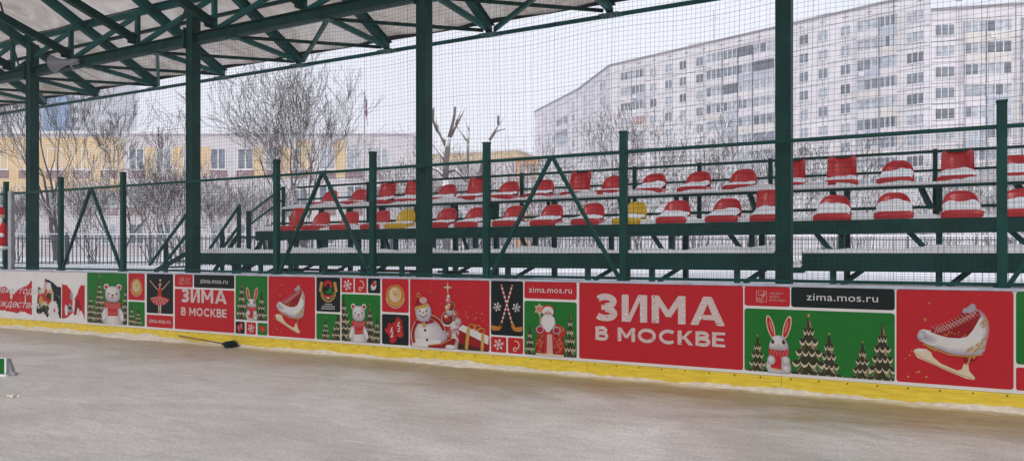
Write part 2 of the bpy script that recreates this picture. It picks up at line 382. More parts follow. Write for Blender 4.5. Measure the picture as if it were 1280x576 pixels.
# fine mesh infill
m = MB(); x = FX[2]
while x < FX[-1]:
    m.tube([(x, FY+.05, 1.25), (x, FY+.05, 2.80)], .0016, 3, 0, False); x += .056
for i in range(28):
    z = 1.27+.056*i; m.tube([(FX[2], FY+.053, z), (FX[-1], FY+.053, z)], .0016, 3, 0, False)
m.build('wire_mesh', 'wire', fence)

# glass end panel and its pale frame on the left
gx = X_at(20, FY)
pg = empty('glass_panel', (gx-1, FY-.08, 1.2), 'clear protective glass with a pale upright frame at the left end of the boards', 'glass panel')
m = MB(); m.box((gx-.07, FY-.13, 1.201), (gx+.05, FY-.05, 2.86)); bevel(m.build('frame_post', 'galv', pg), .006)
gm, nt, b = nodes_of('rink glass'); b.inputs['Transmission Weight'].default_value = 1; b.inputs['IOR'].default_value = 1.02; b.inputs['Roughness'].default_value = .02; b.inputs['Base Color'].default_value = (.86, .95, .96, 1)
m = MB(); m.box((gx-3.4, FY-.096, 1.205), (gx-.072, FY-.084, 2.84)); m.build('pane', gm, pg)

# ================================================================== columns, canopy
CY = 9.36
CX = [-16.98, -11.85, -6.72, -1.59, 3.54]
cl = ['green steel canopy column behind the peeling left end of the boards, under the loudspeaker', 'green steel canopy column left of the seats, beside the left stair',
      'green steel canopy column in front of the left part of the seats, right of the yellow seat', 'green steel canopy column crossing the apartment block, nearest to the camera', 'green steel canopy column beyond the right edge']
for x, lab in zip(CX[:4], cl):
    c = empty('steel_column', (x, CY, 1.13), lab, 'column', 'canopy columns behind the boards')
    m = MB(); m.box((x-.085, CY-.09, 1.14), (x+.085, CY+.09, 6.0)); m.box((x-.087, CY-.098, 1.14), (x-.055, CY-.0905, 5.3)); m.box((x+.055, CY-.098, 1.14), (x+.087, CY-.0905, 5.3))
    bevel(m.build('shaft', 'steel', c), .006)
    m = MB(); m.box((x-.17, CY-.17, 1.135), (x+.17, CY+.17, 1.16)); 
    for i in (-1, 1):
        for j in (-1, 1): m.lathe((x+i*.13, CY+j*.13, 1.16), (0,0,1), [(0,.018),(.02,.018),(.02,0)], 6)
    m.build('base_plate', 'steel', c)
    m = MB(); m.box((x-.20, CY-.10, 5.34), (x-.088, CY-.085, 5.60)); m.box((x-.105, CY-.14, 5.24), (x-.09, CY+.05, 5.62)); m.box((x+.09, CY-.12, 5.26), (x+.105, CY+.05, 5.6)); m.build('head_bracket', 'steel', c)

roof = empty('roof_canopy', (-6, CY, 5.3), 'large green steel roof canopy with a stained pale membrane over the rink', 'canopy')
XL, XR = -27.2, 5.3
m = MB(); m.ibeam((XL, CY, 5.42), (XR, CY, 5.42), .17, .19); m.build('eaves_beam', 'steel', roof)
EY, EZ, RY, SL = 11.0, 5.22, 1.2, .5  # RY: roof's unseen inner end, shaped to balance light on ice and boards
rz = lambda y: EZ+SL*(EY-y)
RX = [-6.53+2.14*k for k in range(-9, 6)]
m = MB(); m.tube([(XL, EY+.07, EZ-.02), (XR, EY+.07, EZ-.02)], .036, 10); m.build('edge_pipe', 'steel2', roof)
for i, x in enumerate(RX):
    m = MB(); m.ibeam((x, EY-.02, rz(EY-.02)+.03), (x, RY, rz(RY)+.03), .11, .17); m.build('rafter', 'steel2', roof)
    m = MB(); m.bar((x, CY+.07, 5.345), (x, EY-.03, EZ+.02), .07, .08)
    m.box((x-.16, EY-.16, EZ-.055), (x+.16, EY+.09, EZ-.045))
    for q in (-.12, -.06, .06, .12): m.lathe((x+q, EY-.02, EZ-.056), (0,0,-1), [(0,.014),(.02,.014),(.02,0)], 6)
    m.box((x-.11, CY-.05, 5.30), (x+.11, CY+.12, 5.317)); m.build('outrigger', 'steel2', roof)
    if i+1 < len(RX):
        m = MB(); m.tube([(x+.06, CY+.08, 5.33), (RX[i+1]-.12, EY-.06, EZ+.03)], .032, 8); m.build('diagonal_tube', 'steel', roof)
    if i % 2 == 0 and i > 0:
        m = MB(); m.bar((x-.03, CY+.08, 5.34), (RX[i-1]+.1, EY-.06, EZ+.02), .055, .07); m.build('counter_brace', 'steel2', roof)
VX = [-6.98+2.15*k for k in range(-9, 6)]
TZ = 6.16
m = MB(); m.ibeam((XL, CY, TZ), (XR, CY, TZ), .10, .13); m.build('top_chord', 'steel2', roof)
for i, x in enumerate(VX):
    m = MB(); m.bar((x, CY-.01, 5.515), (x, CY-.01, TZ-.065), .075, .075); m.build('upright', 'steel2', roof)
    if i+1 < len(VX):
        m = MB(); m.bar((x+.09, CY, 5.53), (VX[i+1]-.06, CY, TZ-.07), .06, .08); m.build('web_diagonal', 'steel2', roof)
    # sloping lower chord running inwards over the rink
    lz = lambda y: 5.60+.32*(CY-y)
    m = MB(); m.ibeam((x, CY-.03, lz(CY-.03)), (x, RY, lz(RY)), .11, .14); m.box((x-.01, CY-.22, 5.52), (x+.01, CY+.02, 5.72)); m.build('lower_chord', 'steel', roof)
    for y in (6.6, 4.2):
        m = MB(); m.bar((x, y, lz(y)+.08), (x, y, rz(y)-.05), .06, .06); m.build('web_post', 'steel2', roof)
        m = MB(); m.bar((x, y, lz(y)+.08), (x, y-2.1, rz(y-2.1)-.05), .06, .06); m.build('web_diagonal', 'steel2', roof)
for y in (9.75, 8.3, 6.8, 5.2, 3.6, 2.2):
    m = MB(); m.bar((XL, y, rz(y)+.085), (XR, y, rz(y)+.085), .06, .055); m.build('purlin', 'steel', roof)
for y, x0 in ((8.0, -16.2), (8.4, -11.0)):
    m = MB(); m.tube([(x0-1.2, 9.3, 5.6), (x0+.6, y, 6.3)], .018, 6); m.build('tie_rod', 'steel', roof)
# membrane, sagging a little between the rafters
def sheet(ya, yb, fz):
    m = MB(); nx, ny = 220, 26; vs = []
    for j in range(ny+1):
        y = ya+(yb-ya)*j/ny
        for i in range(nx+1):
            x = XL+(XR-XL)*i/nx
            t = ((x-RX[0])/2.14) % 1
            edge = max(0, 1-abs(y-ya)/1.0)
            s = math.sin(math.pi*t)**2*(.03+.03*edge)+.01*math.sin(y*2.1+x)*math.sin(x*1.7)
            vs.append((x, y, fz(y)-s))
    m.add(vs, [(j*(nx+1)+i, j*(nx+1)+i+1, (j+1)*(nx+1)+i+1, (j+1)*(nx+1)+i) for j in range(ny) for i in range(nx)], 0, True)
    return m
m = sheet(10.95, RY, lambda y: rz(y)+.175)
m.build('membrane', 'membrane', roof)
m = MB(); m.bar((XL, 10.96, rz(10.96)+.15), (XR, 10.96, rz(10.96)+.15), .03, .075); m.build('membrane_hem', 'dark', roof)

# safety net hung from the eaves beam
m = MB(); NY = 9.238; P = .058; x = -24.0; k = 0; r2 = random.Random(8)
ns = 9
def sag(x, z): return .018*math.sin(z*1.9+x*.6)+.012*math.sin(x*2.3+z)
while x < 4.6:
    dx = r2.uniform(-.013, .013)
    m.tube([(x+dx+.6*sag(x, 1.2+4.1*j/ns), NY+.25*sag(x*.7, j), 1.2+4.1*j/ns) for j in range(ns+1)], .0016 if k % 14 else .0026, 3, 0, False); x += P; k += 1
for i in range(70):
    z = 1.21+P*i; pts = []
    for j in range(101):
        xx = -24+28.6*j/100; pts.append((xx, NY+.005, z+1.1*sag(xx*1.1, z)+r2.uniform(-.003, .003)+.03*math.sin(xx*math.pi/2.57)**2))
    m.tube(pts, .0016 if i % 11 else .0026, 3, 0, False)
m.tube([(-24, NY, 5.29), (4.6, NY, 5.29)], .006, 5)
tag(m.build('safety_net', 'net', loc=(-6, NY, 1.2)), 'thin dark safety net hanging from the canopy beam down to the rink boards', 'net')

# horn loudspeaker
p = at(88, 78, CY-.16); hp = empty('horn_speaker', p, 'grey horn loudspeaker on the canopy beam beside the leftmost column', 'loudspeaker')
ax = Vector((-.93, -.36, -.06)); 
m = MB(); m.lathe(p, ax, [(0,.05),(.1,.055),(.2,.085),(.3,.12),(.37,.165),(.385,.175),(.385,.165),(.3,.10),(.22,.06)], 22); m.build('horn', 'horn', hp)
m = MB(); m.lathe(p+ax*.23, ax, [(0,.0),(.0,.064),(.012,.066),(.012,0)], 16); m.lathe(p+ax*.2, ax, [(0,.03),(.1,.028),(.12,.0)], 12, 1); m.build('throat', ['dark', 'galv'], hp)
m = MB(); m.lathe(p-ax*.2, ax, [(0,0),(0,.06),(.2,.066),(.2,0)], 16); m.build('driver', 'horn', hp)
m = MB(); m.bar(p+Vector((0,0,-.06)), p+Vector((0,.1,-.17)), .03, .012); m.bar(p+Vector((0,0,.05)), p+Vector((0,.1,.0)), .03, .012); m.build('bracket', 'galv', hp)

# ================================================================== grandstand
gs = empty('grandstand', (-5, 11, 1.13), 'green steel grandstand frame with two snowy seat rows behind the safety net', 'grandstand')
PY0, PY1 = 10.12, 11.15
def snow_strip(x0, x1, y0, y1, z, amp, seed, step=.09, over=.02, ny=5):
    r = random.Random(seed); n = max(3, int((x1-x0)/step)); m = MB(); vs = []
    pa = [r.uniform(0, 6) for _ in range(4)]
    for i in range(n+1):
        x = x0+(x1-x0)*i/n
        for j in range(ny+1):
            y = y0-over+(y1-y0+over)*j/ny; e = 0 if j in (0, ny) else 1
            hgt = amp*(.55+.3*math.sin(x*2.1+pa[0])+.25*math.sin(x*6.7+pa[1]+y*3)+r.uniform(-.15, .15))*(1 if e else .8)
            if i in (0, n): hgt *= .2
            vs.append((x, y, z+max(.004, hgt)))
    k = ny+1
    m.add(vs, [(i*k+j, (i+1)*k+j, (i+1)*k+j+1, i*k+j+1) for i in range(n) for j in range(ny)], 0, True)
    # front lip
    b = len(vs); lip = [(x, y, z-.02) for x, y, _ in vs[::k]]
    m.v += lip
    for i in range(n): m.f.append((i*k, b+i, b+i+1, (i+1)*k)); m.m.append(0); m.sm.append(True)
    return m
ends = [(X_at(252, PY0), X_at(531, PY0)), (X_at(541, PY0), X_at(969, PY0)), (X_at(1003, PY0), 4.2)]
for i, (a, b) in enumerate(ends):
    m = MB(); m.bar((a, PY0, 1.445), (b, PY0, 1.445), .05, .24); m.box((a, PY0+.03, 1.545), (b, PY1, 1.565)); 
    for q in (.24, .5, .78): m.box((a, PY0+q, 1.49), (b, PY0+q+.05, 1.543))
    bevel(m.build('walkway', 'steel', gs), .004)
    snow_strip(a+.01, b-.01, PY0-.02, PY1, 1.566, .085, 30+i).build('walkway_snow', 'snow', gs)
R1Y, R2Y = 11.0, 11.75
r1x0, r2x0 = X_at(318, R1Y), X_at(352, R2Y)
m = MB(); m.box((r1x0, R1Y+.02, 1.80), (4.2, R1Y+.07, 1.985)); m.build('row_beam', 'steel', gs)
m = MB(); m.box((r1x0, R1Y+.075, 1.955), (4.2, R1Y+.46, 1.98)); m.build('row_deck', 'steel', gs)
m = MB(); m.box((r1x0, R1Y+.44, 2.13), (4.2, R1Y+.48, 2.17)); m.build('row_rail', 'steel', gs)
m = MB(); m.box((r2x0, R2Y, 2.425), (4.2, R2Y+.04, 2.485)); m.build('row_beam', 'steel', gs)
m = MB(); m.box((r2x0, R2Y+.045, 2.455), (4.2, R2Y+.46, 2.48)); m.build('row_deck', 'steel', gs)
m = MB(); m.box((r2x0, R2Y+.44, 2.68), (4.2, R2Y+.475, 2.715)); m.build('back_rail', 'steel', gs)
m = MB(); m.box((r2x0, R2Y+.44, 2.94), (4.2, R2Y+.48, 2.98)); m.build('back_rail', 'steel', gs)
snow_strip(r1x0, 4.2, R1Y+.05, R1Y+.45, 1.985, .11, 61).build('row_snow', 'snow', gs)
snow_strip(r2x0, 4.2, R2Y+.0, R2Y+.45, 2.486, .10, 62).build('row_snow', 'snow', gs)
fx = [X_at(p, R2Y) for p in (366, 398, 434, 475, 520, 566, 617, 690, 782, 855, 951, 1058, 1174, 1300)]
for i, x in enumerate(fx):
    m = MB(); m.box((x-.035, R1Y+.10, 1.566), (x+.035, R1Y+.17, 1.80)); m.box((x-.035, R1Y+.08, 1.80), (x+.035, R1Y+.44, 1.953)); m.build('leg', 'steel', gs)
    m = MB(); m.bar((x-.12, R1Y+.1, 1.57), (x-.34, R1Y+.28, 1.82), .05, .05); m.build('strut', 'steel2', gs)
    m = MB(); m.box((x-.04, R2Y+.06, 1.14), (x+.04, R2Y+.13, 2.452)); m.build('leg', 'steel', gs)
    m = MB(); m.bar((x-.1, R2Y+.12, 2.16), (x-.22, R2Y+.3, 2.45), .06, .06); m.build('strut', 'steel2', gs)
    m = MB(); m.box((x-.035, PY0+.08, 1.14), (x+.035, PY0+.14, 1.49)); m.bar((x+.1, PY0+.1, 1.16), (x+.5, PY0+.6, 1.5), .05, .05); m.build('leg', 'steel2', gs)
for p in (354, 460, 652, 793, 874, 963, 1169, 1290):
    x = X_at(p, R2Y+.5); m = MB(); m.box((x-.03, R2Y+.485, 2.0), (x+.03, R2Y+.54, 3.0)); m.build('rail_post', 'steel', gs)
# sloping hand rails at the left end
for dz in (0, -.26):
    a = at(310, 268, R2Y+.3); b = Vector((X_at(354, R2Y+.5), R2Y+.46, 2.96)); 
    m = MB(); m.bar(a+Vector((0,0,dz)), b+Vector((0,0,dz)), .035, .035); m.build('hand_rail', 'steel2', gs)
x = X_at(311, R2Y+.3); m = MB(); m.box((x-.05, R2Y+.27, 1.14), (x+.05, R2Y+.33, 2.48)); m.build('rail_post', 'steel', gs)
# dark bracket with snow where two walkways meet
for px in (541, 1000):
    x = X_at(px, PY0); m = MB(); m.box((x-.10, PY0-.05, 1.30), (x+.03, PY0+.25, 1.39)); m.build('joint_bracket', 'steel', gs)
    snow_strip(x-.09, x+.02, PY0-.05, PY0+.22, 1.391, .09, px, .02).build('joint_snow', 'snow', gs)

# planks lying in the snow under the walkway
for j, (a, b, dy, wh) in enumerate(((342, 416, .25, 'leftmost of three'), (447, 521, .3, 'middle of three'), (546, 574, .2, 'rightmost and shortest of three'))):
    y = PY0+dy; m = MB(); x0, x1 = X_at(a, y), X_at(b, y); m.box((x0, y, 1.225), (x1, y+.3, 1.262)); m.box((x0+.1, y+.05, 1.14), (x0+.2, y+.25, 1.224)); m.box((x1-.2, y+.05, 1.14), (x1-.1, y+.25, 1.224))
    tag(bevel(m.build('bench_plank', 'redboard', loc=((x0+x1)/2, y, 1.14)), .012), 'dark red bench plank lying under the walkway, '+wh, 'plank', 'bench planks under the walkway')

# stairs
def stair(px0, py0, px1, py1, Y, lab, zb, n):
    a = at(px0, py0, Y); b = at(px1, py1, Y); s = empty('steel_stair', (a.x, Y, 1.13), lab, 'stair', 'steel stairs at the left end of the stand')
    d = b-a
    for k, dy in enumerate((0, .75)):
        o = Vector((0, dy, 0))
        if k == 0: m = MB(); m.bar(a+o, b+o, .045, .045); m.build('hand_rail', 'steel2', s)
        q = Vector((0, 0, -.42))
        if k == 0: m = MB(); m.bar(a+o+q*.9+d*.26, b+o+q, .04, .05); m.build('mid_rail', 'steel2', s)
        for t in (.42, .97) if k == 0 else ():
            p = a+o+d*t; m = MB(); m.box((p.x-.035, p.y-.03, 1.135), (p.x+.035, p.y+.03, p.z-.01)); m.build('rail_post', 'steel', s)
        m = MB(); m.bar((a.x+.15, Y+dy, 1.16), (b.x, Y+dy, zb), .03, .09); m.build('stringer', 'steel', s)
    for i in range(n):
        t = (i+.6)/n; x = a.x+.15+(b.x-a.x-.15)*t; z = 1.16+(zb-1.16)*t
        m = MB(); m.box((x-.1, Y+.02, z), (x+.12, Y+.73, z+.03)); m.build('tread', 'steel', s)
stair(187, 331, 236, 264, 10.3, 'green steel stair rising towards the left column from the snow', 1.56, 3)
stair(262, 311, 300, 256, 11.3, 'green steel stair with hand rails against the left end of the seat rows', 1.98, 3)

# ------------------------------------------------------------------ seats (facing -Y, origin at the middle of the front lip's foot)
def seat_proto(kind, colr):
    root = empty('stadium_seat', (0, 0, 0), 'x', 'seat')
    tall = kind == 'tall'; W = .225
    m = MB(); k = 25
    # back shell: a curved sheet with thickness
    def back(i, j, off):
        u = -1+2*i/(k-1); v = j/7
        if tall:
            wv = W*(.86+.04*(1-v)); top = .47-(.035*max(0, (abs(u)-.8)/.2)**2)
        else:
            wv = W*.94; top = .165+.20*(1-abs(u)**3.2)**.62
        z = .06+(top-.06)*v; x = u*wv
        y = .40+.05*v*(z/.35)-.12*abs(u)**2.6*(1-.35*v)+off
        return (x, y, z)
    vs = [back(i, j, 0) for j in range(8) for i in range(k)]+[back(i, j, .012) for j in range(8) for i in range(k)]
    nb = 8*k; fs = []
    for j in range(7):
        for i in range(k-1):
            q = j*k+i; fs.append((q, q+1, q+k+1, q+k)); fs.append((nb+q, nb+q+k, nb+q+k+1, nb+q+1))
    for i in range(k-1): q = 7*k+i; fs.append((q, q+1, nb+q+1, nb+q))
    for j in range(7):
        for i in (0, k-1): q = j*k+i; fs.append((q, q+k, nb+q+k, nb+q))
    m.add(vs, fs, 0, True); m.build('backrest', colr, root)
    # pan with a rolled front lip
    m = MB(); pr = [(.0, 0), (-.012, .02), (-.012, .075), (.005, .095), (.04, .10), (.22, .075), (.40, .085)]; vs = []; kx = 13
    for y, z in pr:
        for i in range(kx):
            u = -1+2*i/(kx-1); e = abs(u)**6
            vs.append((u*W*(1.04 if z < .09 else 1.0), y+.03*e, z-(.0 if z == 0 else .012*e)+(.02*e if y > .1 else 0)))
    m.add(vs, [(j*kx+i, j*kx+i+1, (j+1)*kx+i+1, (j+1)*kx+i) for j in range(len(pr)-1) for i in range(kx-1)], 0, True)
    for sgn in (0, kx-1):
        m.f.append(tuple(j*kx+sgn for j in range(len(pr)))); m.m.append(0); m.sm.append(False)
    m.build('pan', colr, root)
    return root
def seat_snow(root, amt, seed):
    r = random.Random(seed); m = MB(); kx, ky = 17, 8; vs = []
    p = [r.uniform(0, 6) for _ in range(4)]
    for j in range(ky+1):
        v = j/ky
        for i in range(kx+1):
            u = -1+2*i/kx; e = 1-abs(u)**5
            y = .012+.36*v-.085*abs(u)**2.6*v
            z = .098+amt*(.22+.78*v**1.2)*(.62+.38*e)*(1+.10*math.sin(u*2.2+p[0])+.05*math.sin(u*6+p[1]+v*3)+.02*math.sin(u*11+p[2]))+r.uniform(-.0015, .0015)
            if j == 0: z = .092
            if i in (0, kx): z -= .02
            vs.append((u*.212, y, z))
    m.add(vs, [(j*(kx+1)+i, j*(kx+1)+i+1, (j+1)*(kx+1)+i+1, (j+1)*(kx+1)+i) for j in range(ky) for i in range(kx)], 0, True)
    return m.build('seat_snow', 'snow', root)
ROW1 = [(361,'t',.0),(391,'r',.02),(427,'r',.03),(465,'r',.04),(497,'y',.05),(549,'r',.07),(585,'r',.08),(632,'r',.08),(680,'r',.09),(733,'r',.08),(784,'y',.09),(841,'r',.12),(903,'r',.12),(960,'t',.13),(1041,'r',.16),(1118,'r',.17),(1203,'r',.16),(1276,'r',.16)]
ROW2 = [(401,'r',.03),(437,'r',.03),(475,'t',.09),(508,'t',.1),(550,'r',.08),(587,'t',.09),(628,'r',.08),(671,'r',.09),(717,'t',.05),(761,'r',.05),(812,'r',.14),(866,'r',.11),(923,'r',.07),(986,'t',.10),(1051,'t',.09),(1119,'r',.17),(1196,'t',.15),(1272,'r',.15)]
protos = {}
for row, Y, Z, nm in ((ROW1, R1Y, 1.985, 'lower'), (ROW2, R2Y, 2.487, 'upper')):
    for i, (px, k, amt) in enumerate(row):
        if k not in protos: protos[k] = p0 = seat_proto('tall' if k == 't' else 'round', 'yellow_seat' if k == 'y' else 'red_seat'); root = p0
        else: root = copy_tree(protos[k]); [bpy.data.objects.remove(c) for c in list(root.children) if c.name.startswith('seat_snow')]
        r = random.Random(int(px)*7+len(nm)); xx = X_at(px, Y+.1)
        root.location = (xx, Y+r.uniform(-.01, .01), Z+r.uniform(0, .008)); root.rotation_euler = (0, 0, R(r.uniform(-3, 3)))
        bpy.context.view_layer.update()
        shape = 'yellow round-backed seat' if k == 'y' else 'red seat with a tall square back' if k == 't' else 'red seat with a low rounded back'
        root['label'] = f'{shape}, {ORD[i]} from the left in the {nm} row' ; root['category'] = 'seat'; root['group'] = 'plastic seats of the grandstand'
        if amt > 0:
            s = seat_snow(None, amt*.92*r.uniform(.8, 1.12), int(px)); s.parent = root
for i in range(0): pass
# ================================================================== behind the stand: picket fence, buildings, trees
a, b = cam_px(-130, 23.5, 1.1), cam_px(1420, 27, 1.1)
pf = empty('picket_fence', (a+b)/2, 'long dark metal picket fence with snow on its top rail behind the stand', 'fence')
L = (b-a).length; u = (b-a)/L; m = MB(); s = 0
while s < L:
    p = a+u*s; m.bar((p.x, p.y, 1.12), (p.x, p.y, 2.10), .022, .022); s += .115
m.bar(a+Vector((0,0,.15)), b+Vector((0,0,.15)), .03, .04); m.bar(a+Vector((0,0,.9)), b+Vector((0,0,.9)), .03, .04); m.build('pickets', 'picket', pf)
m = MB(); m.bar(a+Vector((0,0,1.04)), b+Vector((0,0,1.04)), .055, .04); m.build('rail_snow', 'snow', pf)
s = 0
while s < L:
    p = a+u*s; m = MB(); m.bar((p.x, p.y, 1.05), (p.x, p.y, 2.2), .06, .06); m.build('post', 'picket', pf); s += 2.5

class Wall:
    """vertical wall plane between two ground points; s metres along, z up, o outward (towards the rink)"""
    def __init__(s, p, q):
        s.p = Vector((p.x, p.y, 0)); s.L = (Vector((q.x, q.y, 0))-s.p).length; s.u = (Vector((q.x, q.y, 0))-s.p)/s.L
        n = Vector((s.u.y, -s.u.x, 0)); s.n = n if n.dot(-s.p) > 0 else -n
    def P(s, t, z, o=0): v = s.p+s.u*t+s.n*o; return Vector((v.x, v.y, z))
    def at_px(s, px):
        k = (px-640)/F
        f = lambda v: (v.x*CA+v.y*SA, -v.x*SA+v.y*CA)
        l0, d0 = f(s.p); lu, du = f(s.u); return (k*d0-l0)/(lu-k*du)
    def box(s, mb, t0, t1, z0, z1, o0, o1, mi=0):
        vs = [s.P(t, z, o) for o in (o0, o1) for (t, z) in ((t0, z0), (t1, z0), (t1, z1), (t0, z1))]
        mb.add(vs, [(0,1,2,3),(7,6,5,4),(0,4,5,1),(1,5,6,2),(2,6,7,3),(3,7,4,0)], mi)
def window_at(W, t, z, wd, ht, name, par, n=2, glass='glass', cache={}, kind='stuff_no'):
    key = (name, round(wd, 2), round(ht, 2), n, glass)
    me = cache.get(key); ang = math.atan2(W.u.y, W.u.x)
    if me is None:
        m = MB(); f = .07
        m.box((-wd/2+f, .0, f), (wd/2-f, .03, ht-f), 0)
        out = 0 if False else 1
        for x0, x1, z0, z1 in [(-wd/2, wd/2, 0, f), (-wd/2, wd/2, ht-f, ht), (-wd/2, -wd/2+f, f, ht-f), (wd/2-f, wd/2, f, ht-f)]+[(-wd/2+wd*i/n-.045, -wd/2+wd*i/n+.045, f, ht-f) for i in range(1, n)]:
            m.box((x0, -.05, z0), (x1, .04, z1), 1)
        m.box((-wd/2-.08, -.14, -.07), (wd/2+.08, .0, -.002), 2)
        me = m.build(name, [glass, 'wframe', 'roofsnow']); data = me.data; bpy.data.objects.remove(me); cache[key] = me = data
    o = bpy.data.objects.new(name, me); COL.objects.link(o); o.parent = par
    flip = Vector((math.sin(ang), -math.cos(ang), 0)).dot(W.n) < 0
    o.location = W.P(t, z, .04)-Vector(par.location); o.rotation_euler = (0, 0, ang+(math.pi if flip else 0)); return o

# ---- apartment block, gently curved, in four stretches
pts = [cam_px(669, 188), cam_px(722, 163), cam_px(762, 142), cam_px(1163, 102)]
pts2 = [cam_px(1164, 102.6), cam_px(1420, 97)]
ab = empty('apartment_building', (pts[2].x, pts[2].y, 1.0), 'long curved pale panel apartment block of twelve storeys on the right', 'building')
W1, W2, W3, W4 = Wall(pts[0], pts[1]), Wall(pts[1], pts[2]), Wall(pts[2], pts[3]), Wall(pts2[0], pts2[1])
TOP = 36.0; ST = 2.78; rr = random.Random(12)
for W, top in ((W1, TOP), (W2, TOP), (W3, TOP), (W4, 33.8)):
    m = MB(); A_, B_ = W.P(0, 0), W.P(W.L, 0); A2, B2 = A_+A_.normalized()*13, B_+B_.normalized()*13
    def slab(z0, z1, mi, o=0):
        a_, b_ = W.P(0, 0, o), W.P(W.L, 0, o); vs = [(v.x, v.y, z) for z in (z0, z1) for v in (a_, b_, B2, A2)]
        m.add(vs, [(0,3,2,1),(4,5,6,7),(0,1,5,4),(1,2,6,5),(2,3,7,6),(3,0,4,7)], mi)
    slab(.5, top, 0); slab(top+.001, top+.30, 1, .2)
    for k in range(13): W.box(m, 0, W.L, top-1.35-ST*k-.045, top-1.35-ST*k+.045, -.02, .02, 1)
    t = 0
    while t < W.L: W.box(m, max(0, t-.04), t+.04, .5, top, -.02, .023, 1); t += 3.35 if W in (W3, W4) else 5.2
    m.build('wall_section', ['apt', 'apt_joint'], ab)
    m = MB(); slab(top+.302, top+.42, 0, -.1); m.build('roof', 'roofsnow', ab)
G = ['glass', 'glass2', 'glass2', 'glass2', 'glass', 'glass3']
def zrow(top, k): return top-1.35-ST*k-2.05
nw = 0; nbal = 0
for k in range(9):
    for px in (817, 836, 854, 875, 1005, 1029, 1057):
        window_at(W3, W3.at_px(px), zrow(TOP, k), 1.5, 1.5, 'window', ab, 2, rr.choice(G))
    window_at(W3, W3.at_px(1144), zrow(TOP, k), 2.2, 1.5, 'window', ab, 3, rr.choice(G))
    window_at(W4, W4.at_px(1181), zrow(33.8, k), 2.4, 1.5, 'window', ab, 3, rr.choice(G))
    for px, wd in ((683, 2), (692, 2), (717, 2)): window_at(W1, W1.at_px(px), zrow(TOP, k), 1.6, 1.5, 'small_window', ab, 2, rr.choice(G))
    for px in (731, 741, 752, 756): window_at(W2, W2.at_px(px), zrow(TOP, k), 1.6, 1.5, 'small_window', ab, 2, rr.choice(G))
M['bal_b'] = mat('blue grey balcony panel', (.40, .43, .50), .7, var=.1, scale=1); M['bal_c'] = mat('cream balcony panel', (.60, .56, .53), .7, var=.12, scale=1)
def balcony(W, pa, pb, top, k):
    t0, t1 = sorted((W.at_px(pa), W.at_px(pb))); z = zrow(top, k)-.95
    ti = rr.choice([0, 0, 0, 6, 7])
    m = MB(); W.box(m, t0, t1, z-.15, z+.95, 0, .55, ti); W.box(m, t0-.05, t1+.05, z+2.5, z+2.62, 0, .62, 0)
    gl = rr.choice([1, 2, 2, 2, 1, 3]); W.box(m, t0+.05, t1-.05, z+.95, z+2.5, 0, .46, gl)
    n = max(3, int((t1-t0)/.85)); open_ = rr.random() < .14
    if not open_:
        for i in range(n+1):
            t = t0+(t1-t0)*i/n; W.box(m, max(t0, t-.055), min(t1, t+.055), z+.95, z+2.5, .463, .52, 4)
        W.box(m, t0, t1, z+2.42, z+2.498, .463, .525, 4); W.box(m, t0, t1, z+.953, z+1.04, .463, .525, 4)
        for i in range(n):
            if rr.random() < .3: W.box(m, t0+(t1-t0)*i/n+.05, t0+(t1-t0)*(i+1)/n-.05, z+1.05, z+2.4, .4635, .475, rr.choice([1, 2, 3]))
    if rr.random() < .3: W.box(m, t0-.1, t1+.1, z+2.625, z+2.68, 0, .8, 5)
    if rr.random() < .2: W.box(m, t0+.4, t0+1.1, z+.2, z+.8, .552, .8, 4)
    pink = (k == 3 and abs(pa-792) < 1)
    m.build('balcony', ['apt_balc', 'glass', 'glass2', 'glass3', 'wframe', 'roofsnow', 'bal_b', 'bal_c'] if not pink else ['apt_balc', 'i_blush', 'i_blush', 'i_blush', 'wframe', 'roofsnow', 'i_blush', 'i_blush'], ab)
for k in range(9):
    for pa, pb in ((778, 791), (792, 806), (885, 903.5), (906, 923), (925, 941.5), (944, 968), (1073, 1099.5), (1101.5, 1121)): balcony(W3, pa, pb, TOP, k)
    for pa, pb in ((1205, 1230), (1232, 1263), (1277, 1300)): balcony(W4, pa, pb, 33.8, k)
for k in (1, 2, 4, 6): balcony(W1, 698, 709, TOP, k)
for W, px in ((W3, 856), (W3, 1019), (W2, 726), (W4, 1215)):
    m = MB(); t = W.at_px(px); W.box(m, t-.6, t+.6, TOP+.5, TOP+1.3, -3, -4.2, 0); W.box(m, t-1.2, t+1.2, TOP+1.3, TOP+1.42, -2.6, -4.6, 1); m.build('roof_vent', ['apt_joint', 'roofsnow'], ab)
m = MB(); t = W3.at_px(884); m.bar(W3.P(t, TOP+.5, -2), W3.P(t, TOP+6.0, -2), .09); m.bar(W3.P(t-1, TOP+4.6, -2), W3.P(t+1, TOP+4.6, -2), .05); m.build('antenna', 'apt_joint', ab)
m = MB()
for W in (W3, W4):
    t = 3.0
    while t < W.L-1: W.box(m, t, t+.7, TOP-.75 if W is W3 else TOP-1.15, TOP-.62 if W is W3 else TOP-1.02, -.02, .05, 0); t += 3.35
m.build('attic_slots', 'apt_joint', ab)

